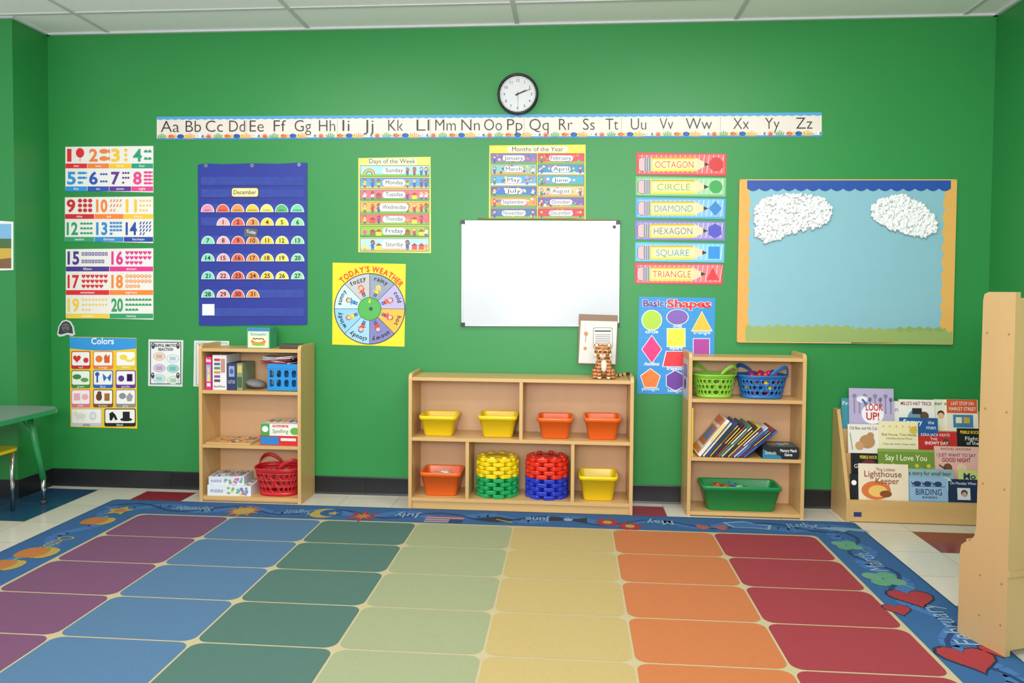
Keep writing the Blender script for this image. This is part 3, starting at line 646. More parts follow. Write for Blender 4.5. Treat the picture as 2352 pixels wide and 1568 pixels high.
# alphabet strip
b=WB('alphabet_strip')
def av(u,t):
    k=(u-360)/(1888-360); return (268-10*k)+ (53+3*k)*t
segs=[360,566,775,989,1204,1428,1655,1888]
for a,c in zip(segs[:-1],segs[1:]):
    b.slab([(a,av(a,0)),(c-.6,av(c,0)),(c-.6,av(c,1)),(a,av(a,1))],paper('#dfd4ca'))
    n=24
    b.poly([(a,av(a,0)),(c-.6,av(c,0))]+[(c-.6-(c-a)*i/n,av(c-(c-a)*i/n,.11)+2.0*(i%2)) for i in range(n+1)],paper('#4a9ad0'),1)
    b.poly([(a,av(a,.86)),(c-.6,av(c,.86)),(c-.6,av(c,1)),(a,av(a,1))],paper('#3f86c4'),1)
    b.poly([(a+(c-a)*i/n,av(a+(c-a)*i/n,.84)-2.5*math.sin(i*.8)) for i in range(n+1)]+[(c-.6,av(c,.93)),(a,av(a,.93))],paper('#d9c9a0'),2)
def fish(u,v,s,c1,c2): b.disc(u,v,s,paper(c1),4,rv=s*.65,n=12); b.poly([(u+s*.7,v),(u+s*1.6,v-s*.7),(u+s*1.6,v+s*.7)],paper(c2),4); b.disc(u-s*.4,v-s*.1,s*.18,paper(K),5,n=6)
u=372; k=0
while u<1880:
    v=av(u,.86); q=k%6
    if q in (0,3):
        for d in range(5): b.line([(u+3*d-6,v+6),(u+3*d-9+d*1.5,v-7+2*abs(d-2))],2,paper('#3f9a60' if q==0 else '#e0a030'),4)
    elif q==1: fish(u,v,7,'#e8742c','#f0b03a')
    elif q==2: fish(u,v,8,'#2456a8','#e8c83a')
    elif q==4: fish(u,v,6,'#e8e4d8','#3a6ac0')
    else: b.disc(u,v,6,paper('#e08a5a'),4,rv=5,n=10); b.disc(u,v+2,4,paper('#c95a3a'),5,n=8)
    u+=21.5; k+=1
al=[('Aa',370,412),('Bb',427,462),('Cc',473,512),('Dd',527,563),('Ee',574,606),('Ff',629,657),('Gg',677,715),('Hh',733,770),('Ii',787,803),('Jj',835,858),('Kk',892,926),('Ll',957,986),('Mm',1000,1047),('Nn',1060,1102),('Oo',1112,1153),('Pp',1165,1200),('Qq',1216,1260),('Rr',1284,1315),('Ss',1339,1366),('Tt',1391,1420),('Uu',1449,1484),('Vv',1515,1546),('Ww',1575,1635),('Xx',1684,1720),('Yy',1757,1790),('Zz',1828,1866)]
for t,a,c in al: b.text(t,a,av(a,.67),26,paper('#26262a'),'l',w=c-a,l=6,bold=-.012)
b.build()
# ---- number charts
col20={1:'#d8262c',2:'#e8803a',3:'#efc028',4:'#1f9a78',5:'#2a8fd8',6:'#2450b0',7:'#5a2f92',8:'#e0408a',9:'#c8262c',10:'#f08030',11:'#f0c030',12:'#2f9a68',13:'#2a86c8',14:'#1f48a0',15:'#4a2f8a',16:'#e0308a',17:'#d8262c',18:'#f0852c',19:'#f0c848',20:'#2f9a60'}
nm='one two three four five six seven eight nine ten eleven twelve thirteen fourteen fifteen sixteen seventeen eighteen nineteen twenty'.split()
def cell(b,n,u0,v0,u1,v1,lab):
    c=paper(col20[n]); b.rect(u0,v1-lab,u1,v1,c,1); b.text(nm[n-1],(u0+u1)/2,v1-lab*.28,lab*.5,paper(W),l=3)
    h=(v1-lab-v0); nw=h*.5*(1 if n<10 else 1.3)
    b.text(str(n),u0+4,v0+h*.86,h*.68,c,'l',w=(nw if n!=1 else h*.25),l=3,bold=.03)
    a0=u0+nw+9; a1=u1-3; cols=1 if n==1 else {2:1,3:1,4:2,5:2,6:3,7:3,8:2,9:3,10:4,11:4,12:4,13:4,14:4,15:8,16:6,17:6,18:7,19:8,20:8}[n]; rows=math.ceil(n/cols)
    if n==1: b.disc((a0+a1)/2-4,v0+h*.38,h*.24,c,3,rv=h*.28); b.line([((a0+a1)/2-4,v0+h*.6),((a0+a1)/2-4,v0+h*.9)],1,c,3); return
    k=0; cu=(a1-a0)/cols; cv=h*.84/rows; ic=min(cu,cv)*.42
    for j in range(rows):
        for i in range(cols):
            if k>=n: break
            uu=a0+cu*(i+.5); vv=v0+h*.08+cv*(j+.5); k+=1
            if n in(17,16): b.poly(heart(uu,vv,ic*1.1),c,3)
            elif n in (3,11,19): b.poly(star(uu,vv,ic*1.2),c,3)
            elif n in (2,5,8): b.disc(uu,vv,ic*1.5,c,3,rv=ic*.8,n=10); b.poly([(uu+ic,vv),(uu+ic*2,vv-ic*.8),(uu+ic*2,vv+ic*.8)],c,3.4)
            elif n in (4,20,12): b.poly([(uu-ic*1.2,vv+ic*.7),(uu-ic*.9,vv-ic*.5),(uu,vv-ic),(uu+ic*.9,vv-ic*.5),(uu+ic*1.2,vv+ic*.7)],c,3)
            elif n in (6,7,9): b.disc(uu,vv,ic*1.1,c,3,rv=ic,n=8)
            elif n in (10,14): b.line([(uu-ic*.6,vv+ic),(uu+ic*.6,vv-ic)],ic*.8,c,3)
            elif n==15: b.frame(uu-ic*.9,vv-ic*1.2,uu+ic*.9,vv+ic*1.2,ic*.5,c,3)
            elif n==18: b.disc(uu,vv,ic*1.1,c,3,n=10); b.disc(uu,vv,ic*.7,paper('#f8c89a'),4,n=8)
            else: b.rect(uu-ic,vv-ic*.8,uu+ic,vv+ic*.8,c,3)
for name,(u0,v0,u1,v1),rows in (('number_chart',(150,335,352,440),[(1,4),(5,8)]),('number_chart',(149,451,352,556),[(9,11),(12,14)]),('number_chart',(151,570,352,732),[(15,16),(17,18),(19,20)])):
    b=WB(name); b.slab([(u0,v0+2),(u1,v0),(u1,v1+2),(u0,v1-3)],paper('#e6e3de'))
    rh=(v1-v0)/len(rows)
    for r,(a,c) in enumerate(rows):
        k=c-a+1; cw=(u1-u0)/k
        for i in range(k): cell(b,a+i,u0+cw*i+.5,v0+rh*r+1,u0+cw*(i+1)-.5,v0+rh*(r+1)-1,11)
    b.build()
b=WB('animal_cutout'); b.slab([(131,768),(134,750),(142,737),(152,734),(162,738),(169,750),(172,768),(165,772),(155,768),(145,772),(136,773)],paper('#d8d8d8'))
b.poly([(134,766),(137,750),(144,740),(152,737),(160,741),(166,751),(168,766),(155,764),(140,768)],paper('#3c3d40'),1); b.disc(151,752,9,paper('#6a6a6e'),2,rv=10); b.disc(147,749,1.6,paper(K),3,n=8);b.disc(155,749,1.6,paper(K),3,n=8); b.disc(151,758,5,paper('#4a4a4e'),3,rv=3); b.build()
# Colors poster
b=WB('colors_poster'); b.slab([(160,773),(313,776),(315,984),(162,980)],paper('#f0c52c'))
b.poly([(160,774),(313,777),(313,800)]+[(313-15.3*i,800+5*math.sin(i*.32)) for i in range(1,11)],paper('#2f93d8'),1); b.text('Colors',236,790,14,paper(W),w=52,bold=.015)
cards=[('red',164,806,208,847,'#c9262c',['#d8262c','#c8303a']),('orange',214,806,260,847,'#e8762c',['#e8742c','#d85a20']),('yellow',266,806,312,847,'#e8c020',['#efd048','#f0d830']),('green',164,850,208,891,'#3f8a3f',['#3f8a3f','#5aa04a']),('blue',214,850,260,891,'#2a62b8',['#2456b0','#2a6ac8']),('purple',266,850,312,891,'#5a2f92',['#5a2f92','#4a2080']),('pink',164,894,208,935,'#e0709a',['#f0a8b8','#f0b0b8']),('brown',214,894,260,935,'#7a4a28',['#6a3a20','#a06a3a']),('gray',266,894,312,935,'#8a8a8e',['#8a8a8e','#9a9aa0']),('white',164,938,234,979,'#c9c9c9',['#e2dccf','#e4e4e8']),('black',240,938,312,979,'#1c1c1e',['#111111','#141414'])]
for t,a,c,d,e,bc,ic in cards:
    b.rr(a,c,d,e,4,paper(bc),2); b.rr(a+2,c+2,d-2,e-8,3,paper('#f1efe9'),3); b.text(t,(a+d)/2,e-1.5,5,paper(W if t!='white' else K),l=5)
    w_=(d-a); um=a+w_*.3; un=a+w_*.7; vm=c+17
    m1,m2=paper(ic[0]),paper(ic[1])
    if t=='red': b.poly(heart(um,vm,9),m1,4); b.disc(un+3,vm+4,6,m2,4)
    elif t=='orange': b.disc(um,vm+1,8,m1,4); b.poly([(un-6,vm+10),(un-7,vm-4),(un-2,vm-11),(un+1,vm-4),(un+6,vm-10),(un+6,vm+10)],m2,4)
    elif t=='yellow': b.disc(um+4,vm-3,9,m1,4,rv=6); b.sector(un,vm-6,9,14,200,340,m2,5)
    elif t=='green': b.disc(um,vm-2,10,m1,4,rv=6); b.disc(un,vm+5,9,m2,5,rv=5)
    elif t=='blue': b.line([(um-4,vm-10),(um-4,vm+11)],4,m1,4); b.disc(um-4,vm-8,5,m1,4.5); [b.poly([(un,vm),(un+s*10,vm-10),(un+s*9,vm+1),(un+s*7,vm+9)],m2,4) for s in (-1,1)]
    elif t=='purple': b.disc(um-1,vm+2,7,m1,4); [b.disc(un+4*((i%3)-1),vm-6+4*(i//3),3,m2,4,n=8) for i in range(12)]
    elif t=='pink': b.rect(um-7,vm-8,um+7,vm+8,m1,4); b.disc(un+1,vm,8,m2,4,rv=7)
    elif t=='brown': b.disc(um,vm,7,m1,4,rv=9); b.disc(um+1,vm-8,5,m1,4.5); b.rect(un-6,vm-8,un+6,vm+9,m2,4)
    elif t=='gray': b.disc(um+2,vm-2,8,m1,4,rv=7); b.poly([(un-5,vm+10),(un-8,vm),(un,vm-10),(un+8,vm-2),(un+4,vm+10)],m2,5)
    elif t=='white': b.disc(um,vm,12,m1,4,rv=7); b.disc(um-12,vm-6,5,m1,4.5); b.line([(um-6,vm+4),(um-6,vm+12)],2,m1,4.3); b.line([(um+6,vm+4),(um+6,vm+12)],2,m1,4.3); b.rr(un-6,vm-12,un+8,vm+11,5,m2,4); b.ring(un+1,vm,6,7.5,paper('#b8b8bc'),5,16)
    else: b.poly([(um-9,vm+10),(um-10,vm-6),(um-3,vm-10),(um+4,vm-3),(um+9,vm+8),(um+4,vm+10),(um,vm+2),(um-4,vm+10)],m1,4); b.disc(un,vm+8,14,m2,4,rv=4); b.rect(un-8,vm-10,un+8,vm+7,m2,4.5)
b.build()
# emotion chart
b=WB('emotion_reaction_chart'); b.slab([(341,779),(421,781),(419,888),(340,886)],paper('#d2d9d5')); b.frame(345,785,416,882,1.6,paper(K),1.5); b.rect(347,787,414,880,paper('#e2e4e2'),1)
b.text('HELPFUL EMOTION',381,796,6,paper(K),w=58,bold=.03); b.text('REACTION',381,805,6,paper(K),w=34,bold=.03)
for i,(u,v,c) in enumerate(((366,818,'#e8cdb8'),(397,823,'#d8e4ec'),(366,845,'#d6b8d8'),(397,846,'#8fd0c8'),(366,869,'#b8e4e0'),(392,860,'#b8d8e8'),(398,873,'#cfe3cf'))):
    if i==5: continue
    b.disc(u,v,14,paper('#9a9a9a'),2,rv=9.6); b.disc(u,v,13,paper(c),3,rv=8.8)
    for q in range(3): b.line([(u-7,v-3+3*q),(u+7,v-3+3*q)],1,paper('#5a5a60'),4)
for u,v in ((352,794),(409,794),(351,862),(409,862)): b.disc(u,v,4,paper('#3a3a3a'),3.5,rv=7,n=10); b.disc(u,v-2,1.6,paper(W),4.5,n=6)
b.build()
b=WB('paper_sign'); b.slab([(446,782),(526,783),(526,890),(444,887)],paper('#d6dcd6')); b.frame(450,787,522,884,1.2,paper('#8a8a8a'),1); b.text('The',455,796,6,paper(K),'l'); b.build()
# pocket chart
b=WB('pocket_calendar',.006); ch=mat('#1d2f8f',rough=.55,var=.12,scale=7,kind='nylon'); b.slab([(454,378),(472,375),(510,377),(580,375),(640,376),(690,373),(705,374),(705,745),(690,746),(600,746),(500,748),(457,747)],ch,back=-11.9)
for v in (406,434,468,499,541,582,623,665,707):
    b.rect(462,v,698,v+19,mat('#33459a',rough=.2,var=.25,scale=25,kind='clear_pocket'),1); b.rect(460,v+19,700,v+20.5,paper('#16246e'),2)
def half(u,v,c,t,ts,l=3,tc=K): b.disc(u,v,15.5,paper('#e4e4e2'),l,rv=18.5,n=16,a0=0,a1=180); b.disc(u,v-.6,13.8,paper(c),l+1,rv=16.6,n=16,a0=0,a1=180); b.text(t,u,v-3,ts,paper(tc),l=l+2,bold=.02)
cc=['#7fd0b0','#f0a8b0','#e8624a','#f09048','#f2c648','#f0dc5a','#8ad0a0']
us=[478,513,547,581,614,648,684]; dn=['SUNDAY','MONDAY','TUESDAY','WEDNESDAY','THURSDAY','FRIDAY','SATURDAY']
dc=['#e88aa8','#e85a40','#f0904a','#f2c040','#f0dc6a','#4fae6a','#6ac8a0']
for i in range(7): half(us[i]-1,487,dc[i],dn[i],2.6)
n=1
for r,v in enumerate((518,560,600,641,683)):
    for i in range(7):
        if r==0 and i==0: continue
        if n>31: break
        if r==4 and i>3: break
        half(us[i],v,cc[i],str(n),9.5); n+=1
b.rr(531,430,595,453.5,5,paper('#4a4030'),3.5); b.rr(533,432,593,451.5,5,paper('#ead9a0'),4); b.text('December',563,446,9.5,paper('#2a2620'),w=52,l=6)
b.poly([(563,523),(593,527),(590,545),(560,543)],paper('#55585c'),6); b.text('Today',577,536,7,paper(W),w=22,l=7,rot=-6)
b.rect(465,698,493,724,paper('#dfe3ea'),4)
for u,v in ((473,380),(579,380),(687,378)): b.disc(u,v,4,mat('#b8b8b0',metal=1,rough=.3,kind='grommet'),2,n=12); b.disc(u,v,1.8,paper(K),3,n=8)
b.build()
# days of week
b=WB('days_of_week_poster'); b.slab([(823,363),(989,360),(990,581),(823,579)],paper('#f0e26a'))
b.rr(846,364,958,379,6,paper('#f5efc0'),1); b.text('Days of the Week',901,375,10,paper(K),w=106)
rows=[('Sunday','#9fd4e0',381,405),('Monday','#5a9ac8',409,433),('Tuesday','#e06a88',437,460),('Wednesday','#d8a860',464,490),('Thursday','#d86a70',493,516),('Friday','#8fb84a',520,544),('Saturday','#a8d0d8',548,576)]
for t,c,v0,v1 in rows:
    b.rect(827,v0-1,986,v1+1,paper(K),1); b.rect(828,v0,985,v1,paper(c),2); rnd=random.Random(t)
    b.rect(828,v1-5,985,v1,paper(rnd.choice(['#7ab04a','#5a9a4a','#c8b070'])),2.5)
    if t=='Sunday':
        for k,cc_ in enumerate(['#d83a3a','#f0a03a','#f0e04a','#4aa85a','#3a6ac0']): b.sector(848,401,6+1.6*(4-k),7.6+1.6*(4-k),0,180,paper(cc_),3,8)
    for u in (838,856,870,936,952,968,979):
        if t=='Sunday' and u<872: continue
        q=rnd.random()
        if q<.6: kid(b,u,v1-2,(v1-v0)*.8,rnd.choice(['#d83a3a','#3a6ac0','#f0c83a','#7a4a9a','#3a9a5a','#f0f0f0']),3,rnd.choice(['#5a3420','#2a2020','#c98a3a']),rnd.choice(['#e8b48c','#a8704a']))
        elif q<.8: b.disc(u,v1-11,5,paper(rnd.choice(['#f0e04a','#e85a8a','#f0904a'])),4,n=8); b.line([(u,v1-8),(u,v1-1)],1.2,paper('#3a7a3a'),3)
        else: b.rect(u-6,v1-12,u+6,v1-3,paper(rnd.choice(['#f0c83a','#d8503a','#8a6a4a'])),3); b.poly([(u-8,v1-12),(u+8,v1-12),(u,v1-18)],paper('#a03a3a'),3)
    w_={'Wednesday':66}.get(t,52); b.rr(905-w_/2,v0+3,905+w_/2,v1-5,7,paper('#e6e8e2'),6); b.text(t,906,v0+3+(v1-v0-8)*.72,9.5,paper('#222222'),w=w_-12,l=7)
b.build()
# months
b=WB('months_of_year_poster'); b.slab([(1124,334),(1345,332),(1345,503),(1123,502)],paper('#efe04a')); b.rr(1165,336,1305,350,6,paper('#f6f0c4'),1); b.text('Months of the Year',1235,347.5,10,paper(K),w=118)
mrow=[('January','#7a6ab0','February','#d8405a'),('March','#7fb8b0','April','#3a86b8'),('May','#5aa0c8','June','#4a9ab8'),('July','#3a6ab8','August','#e0b88a'),('September','#d8903a','October','#6a5aa0'),('November','#4a6a9a','December','#c8323a')]
for i,(a,ca,c,cb) in enumerate(mrow):
    v0=352+25.2*i; v1=v0+24
    for (t,hx,u0,u1) in ((a,ca,1127,1233),(c,cb,1235,1342)):
        b.rect(u0,v0,u1,v1,paper(K),1); b.rect(u0+1,v0+1,u1-1,v1-1,paper(hx),2); rnd=random.Random(t); uc=(u0+u1)/2
        b.rect(u0+1,v1-5,u1-1,v1-1,paper(rnd.choice(['#7ab04a','#e8e8f0','#c8a060','#5a9a6a'])),2.5)
        for k in range(16):
            u=u0+5+rnd.random()*(u1-u0-10); v=v0+4+rnd.random()*15; cl=rnd.choice(['#f0e04a','#e85a8a','#f4f4f4','#5ab06a','#3a6ac0','#e8803a','#a03a3a'])
            q=rnd.random()
            b.poly(star(u,v,3.6) if q<.35 else heart(u,v,3.2) if q<.5 else ngon(u,v,3.2,10),paper(cl),3+k*.05)
        kid(b,u0+9,v1-2,17,rnd.choice(['#d83a3a','#3a6ac0','#f0c83a','#3a9a5a']),4.2)
        if i%2: kid(b,u1-9,v1-2,17,rnd.choice(['#d83a3a','#f0f0f0','#7a4a9a']),4.2)
        w_=26+len(t)*3.6; b.rr(uc-w_/2,v0+5,uc+w_/2,v1-6,6,paper('#e4e4e8'),6.5); b.text(t,uc,v1-9,8.5,paper('#222222'),w=w_-8,l=7.5)
b.build()
# weather wheel
b=WB('weather_poster'); b.slab([(764,603),(932,606),(929,796),(763,791)],paper('#eed31c'))
cu,cv=849,709
def arct(t,r,a0,h,m,l=6,bold=.02,sq=1.0,gap=.16):
    ws=[]
    for ch_ in t:
        xs=[x for x,y in text_geo(ch_ if ch_!=' ' else 'i',bold)[0]]; ws.append(((max(xs)-min(xs))*h/CAPH*sq+h*gap,(max(xs)-min(xs))*h/CAPH*sq))
    tot=sum(w_ for w_,_ in ws)/r; a=a0+tot/2
    for ch_,(w_,cw_) in zip(t,ws):
        a-=w_/r/2
        if ch_!=' ': b.text(ch_,cu+r*math.cos(a),cv-r*math.sin(a),h,paper(m),l=l,rot=math.degrees(a)-90,bold=bold,w=cw_)
        a-=w_/r/2
arct("TODAY'S WEATHER",85,math.radians(86),12.5,'#d8401e',bold=.03,sq=.8,gap=.1)
b.ring(cu,cv,80,82,paper('#2a2a50'),1,48)
sec=[('rainy','#8a96a8',67.5),('cold','#b0a8d0',22.5),('hot','#f0b040',-22.5),('snowy','#7a7ab0',-67.5),('cloudy','#9ac8e0',-112.5),('windy','#8ac0e0',-157.5),('sunny','#c0e0f0',157.5),('foggy','#b8b8b8',112.5)]
for i,(t,hx,a) in enumerate(sec):
    b.sector(cu,cv,26,80,a-22.5,a+22.5,paper(hx),1,8)
    ar=math.radians(a); b.line([(cu+26*math.cos(ar+.39),cv-26*math.sin(ar+.39)),(cu+80*math.cos(ar+.39),cv-80*math.sin(ar+.39))],1,paper(K),2)
    arct(t,66,ar,9.5,'#181818',l=4,bold=.02,gap=.14)
    ku,kv=cu+43*math.cos(ar),cv-43*math.sin(ar); M0=b.fn; th=ar-math.pi/2
    b.fn=lambda u,v,l,ku=ku,kv=kv,th=th:M0(ku+(u*math.cos(th)+v*math.sin(th)),kv+(-u*math.sin(th)+v*math.cos(th)),l)
    kid(b,0,13,28,['#e8c83a','#e85a3a','#e83a6a','#d83a3a','#c84a3a','#f0c83a','#3a8ad0','#d8503a'][i],3,['#f0c83a','#7a4a9a','#8a5a2a','#3a6ac0','#2a4a9a','#8a5a2a','#8a4a20','#d83a3a'][i])
    b.fn=M0
b.disc(cu,cv,27,paper(K),3,n=32); b.disc(cu,cv,26,paper('#4aa84a'),4,n=32); b.poly([(cu-3,cv-14),(cu+3,cv-14),(cu,cv-25)],paper('#f0c83a'),5); b.disc(cu+3,cv,4,paper(K),5); b.disc(cu+3,cv,1.6,paper('#3a6ac0'),6,n=8)
b.build()
# whiteboard
b=WB('whiteboard',.016); b.slab([(1063,508),(1421,509),(1419,747),(1062,746)],mat('#c8ccd2',rough=.16,var=.01,kind='whiteboard_enamel'),back=-31.9)
al_=mat('#9fa2a6',rough=.3,metal=.8,kind='aluminium'); blk=plastic('#15161a',.4)
def bar(b,p0,p1,w_,m,l0,l1):
    (a,c),(d,e)=p0,p1; L_=math.hypot(d-a,e-c); nx,ny=-(e-c)/L_*w_/2,(d-a)/L_*w_/2
    q=[(a+nx,c+ny),(d+nx,e+ny),(d-nx,e-ny),(a-nx,c-ny)]
    b.add([b.fn(u,v,l1) for u,v in q]+[b.fn(u,v,l0) for u,v in q],[(0,1,2,3),(7,6,5,4)]+[(i,(i+1)%4,(i+1)%4+4,i+4) for i in range(4)],m)
for p0,p1 in (((1061,508),(1423,509)),((1061,747),(1421,748)),((1062,508),(1061.5,747)),((1422,509),(1420,748))): bar(b,p0,p1,3.2,al_,-31.9,6)
for u,v in ((1063,510),(1420,511),(1063,745),(1418,746)): bar(b,(u-5,v),(u+5,v),9,blk,-30,7)
b.disc(1411,521,4,blk,4,n=10); b.build()
b=B('pointer_stick'); pts=[]
for u,v in ((1096,502),(1130,503),(1300,504),(1420,508)):
    x,z=P(u,v-0,-.02); pts.append((x,-.014,z+.003))
b.tube(pts,.0035,wood('#a8783a',(5,5,5)),8); b.build()
# pencil shape strips
strips=[('OCTAGON',350,403,'#cf3a3e','#c8262c',1461,1669,8),('CIRCLE',405,451,'#6fb07a','#2f9a4a',1460,1668,0),('DIAMOND',453,502,'#4a9ad0','#2a7ac0',1460,1667,4),('HEXAGON',506,552,'#7a70b8','#4a48b8',1459,1666,6),('SQUARE',556,602,'#5ab0dc','#1f86d0',1459,1664,5),('TRIANGLE',603,653,'#cf3a44','#e02a34',1458,1661,3)]
for t,v0,v1,bg,sc_,u0,u1,k in strips:
    b=WB('shape_strip'); b.slab([(u0,v0),(u1,v0+3),(u1-1,v1+1),(u0,v1-2)],paper(bg)); vm=(v0+v1)/2+1
    b.rr(u0+5,v0+5,u1-5,v1-4,3,mat({'#cf3a3e':'#d8666a','#6fb07a':'#98c898','#4a9ad0':'#7ab4e0','#7a70b8':'#9890c8','#5ab0dc':'#80c0e0','#cf3a44':'#d8707a'}[bg],kind='paper'),1)
    for i in range(18): b.line([(u0+14+11*i,v0+6),(u0+8+11*i,v1-6)],1.2,paper('#e0dcdc'),1.5)
    h=15; b.rr(u0+5,vm-h-1,u0+26,vm+h+1,8,paper(K),2); b.rr(u0+6,vm-h,u0+26,vm+h,7,paper('#f0a8b0'),2.5); b.rect(u0+18,vm-h-1,u0+35,vm+h+1,paper('#a8a8b0'),3)
    for q in range(3): b.rect(u0+20+5*q,vm-h-1,u0+22+5*q,vm+h+1,paper('#6a6a72'),4)
    b.rect(u0+35,vm-h-1,u1-72,vm+h+1,paper('#e8c83a'),3); b.rect(u0+35,vm-h-1,u1-72,vm-h+2,paper('#c89a2a'),4); b.rr(u0+38,vm-h+4,u1-70,vm+h-4,4,paper('#f2e49a'),4)
    b.poly([(u1-72,vm-h-1),(u1-40,vm),(u1-72,vm+h+1)],paper('#e8c8a0'),3); b.poly([(u1-51,vm-5),(u1-40,vm),(u1-51,vm+5)],paper(K),4)
    b.text(t,(u0+35+u1-72)/2+2,vm+8,15,paper({'SQUARE':'#1f86d0','CIRCLE':'#6a9a5a'}.get(t,sc_)),w=min(88,12.6*len(t)),l=6,bold=-.008)
    us_=u1-24; m2=paper(sc_)
    if k==0: b.disc(us_,vm,15,m2,3)
    elif k==5: b.rect(us_-13,vm-14,us_+13,vm+14,m2,3)
    elif k==3: b.poly([(us_,vm-15),(us_+15,vm+14),(us_-15,vm+14)],m2,3)
    elif k==4: b.poly([(us_,vm-17),(us_+15,vm),(us_,vm+17),(us_-15,vm)],m2,3)
    else: b.poly(ngon(us_,vm,17,k,22.5 if k==8 else 90),m2,3)
    b.build()
# basic shapes
b=WB('basic_shapes_poster'); b.slab([(1468,681),(1643,684),(1639,907),(1463,904)],paper('#2a8cd0'))
for i in range(9): b.rect(1469,712+21*i,1638,712.8+21*i,paper('#4a9ad8'),.5)
b.text('Basic',1501,703,14,paper(W),w=50,l=2,bold=.06); b.text('Basic',1501,703,14,paper('#5a2f92'),w=48,l=4,bold=.03); b.text('Shapes',1582,706,18,paper(W),w=104,l=2,bold=.06); b.text('Shapes',1582,706,18,paper('#d8262c'),w=101,l=4,bold=.03)
for kind,u,v,c,t,tv in (('c',1497,735,'#a8cc3a','circle',765),('o',1556,728,'#7a5ab0','oval',752),('t',1612,738,'#f0b83a','triangle',767),('s',1553,775,'#f0d83a','square',802),('r',1611,795,'#a83a9a','',0),('h',1497,802,'#e02a7a','rhombus',839),('z',1553,824,'#d8303a','trapezoid',849),('p',1494,868,'#f0782c','pentagon',896),('x',1551,874,'#6a3a9a','hexagon',900)):
    m2=paper(c)
    for l,g,mm in ((1,1.08,paper('#e8f0f8')),(2,1,m2)):
        if kind=='c': b.disc(u,v,22*g,mm,l,n=28)
        elif kind=='o': b.disc(u,v,24*g,mm,l,rv=17*g,n=28)
        elif kind=='t': b.poly([(u,v-22*g),(u+23*g,v+21*g),(u-23*g,v+21*g)],mm,l)
        elif kind=='s': b.rect(u-20*g,v-20*g,u+20*g,v+20*g,mm,l)
        elif kind=='r': b.rect(u-18*g,v-17*g,u+18*g,v+30*g,mm,l)
        elif kind=='h': b.poly([(u,v-31*g),(u+22*g,v),(u,v+31*g),(u-22*g,v)],mm,l)
        elif kind=='z': b.poly([(u-22*g,v-17*g),(u+22*g,v-17*g),(u+22*g,v+17*g),(u-30*g,v+17*g)],mm,l)
        elif kind=='p': b.poly(ngon(u,v+2,23*g,5),mm,l)
        else: b.poly(ngon(u,v,23*g,6,90),mm,l)
    if t: b.text(t,u,tv,8,paper(W),w=len(t)*4.9,l=3,bold=.02)
b.build()
# bulletin board
b=WB('bulletin_board',.02); b.slab([(1700,413),(2197,413),(2187,790),(1694,785)],paper('#84b4c2'),back=-39.9)
n=22
L0=lambda k:(1700-6*k,413+372*k); R0=lambda k:(2197-10*k,413+377*k)
pts=[L0(0)]+[(L0(i/(n*4))[0]+20+5*abs(math.sin(i*math.pi/8)),L0(i/(n*4))[1]) for i in range(n*4+1)]+[L0(1)]
b.poly(pts,paper('#dda24c'),1)
pts=[R0(0)]+[(R0(i/(n*4))[0]-24-6*abs(math.sin(i*math.pi/8)),R0(i/(n*4))[1]) for i in range(n*4+1)]+[R0(1)]
b.poly(pts,paper('#dda857'),1)
N2=17*8
pts=[(1716,414),(2184,414)]+[(2184-468*i/N2,433+6*abs(math.sin(i*math.pi/8))) for i in range(N2+1)]
b.poly(pts,paper('#1c4aa0'),2)
def greenstrip(a,c,v0,v1,l,hx):
    q=max(4,int((c-a)/6)); b.poly([(a,v1),(c,v1)]+[(c-(c-a)*i/q,v0+4*math.sin(i*1.7)*(1 if i%3 else .3)) for i in range(q+1)],paper(hx),l)
greenstrip(1712,1960,748,785,2,'#93a862'); greenstrip(1955,2060,754,788,3,'#93a862'); greenstrip(2052,2172,752,789,2,'#88a058'); greenstrip(2058,2186,760,790,4,'#93a862')
for p0,p1 in (((1700,413),(2197,413)),((1694,785),(2187,790)),((1700,413),(1694,785)),((2197,413),(2187,790))): bar(b,p0,p1,2.5,paper('#d8a860'),-39.9,3)
b.build()
def inside(pt,poly):
    x,y=pt; c=False; j=len(poly)-1
    for i in range(len(poly)):
        if (poly[i][1]>y)!=(poly[j][1]>y) and x<(poly[j][0]-poly[i][0])*(y-poly[i][1])/(poly[j][1]-poly[i][1])+poly[i][0]: c=not c
        j=i
    return c
cot=mat('#eaebec',rough=.95,var=.04,scale=90,bump=.6,kind='cotton')
for poly in ([(1737,470),(1768,452),(1800,446),(1850,447),(1890,455),(1911,478),(1905,505),(1880,522),(1840,530),(1800,545),(1760,557),(1735,540),(1732,505)],[(1997,478),(2020,458),(2045,450),(2075,447),(2105,462),(2122,470),(2128,482),(2148,500),(2152,530),(2120,545),(2075,535),(2040,525),(2005,500)]):
    b=B('cotton_cloud'); k=0; us_=[a for a,c in poly]; vs_=[c for a,c in poly]
    b.fn=wallmap(.0235); b.slab([(sum(us_)/len(us_)+(a-sum(us_)/len(us_))*.96,sum(vs_)/len(vs_)+(c-sum(vs_)/len(vs_))*.94) for a,c in poly],cot,back=-3)
    while k<1300:
        u,v=random.uniform(min(us_),max(us_)),random.uniform(min(vs_),max(vs_))
        if not inside((u,v),poly): continue
        x,z=P(u,v,-.025); r=random.uniform(.003,.011); b.ball((x,-.028-random.random()*.005,z),(r*1.4,r*.5,r*.8),cot,7,5,jit=.6,T=Matrix.Rotation(random.random()*3,3,'Y')); k+=1
    b.build()
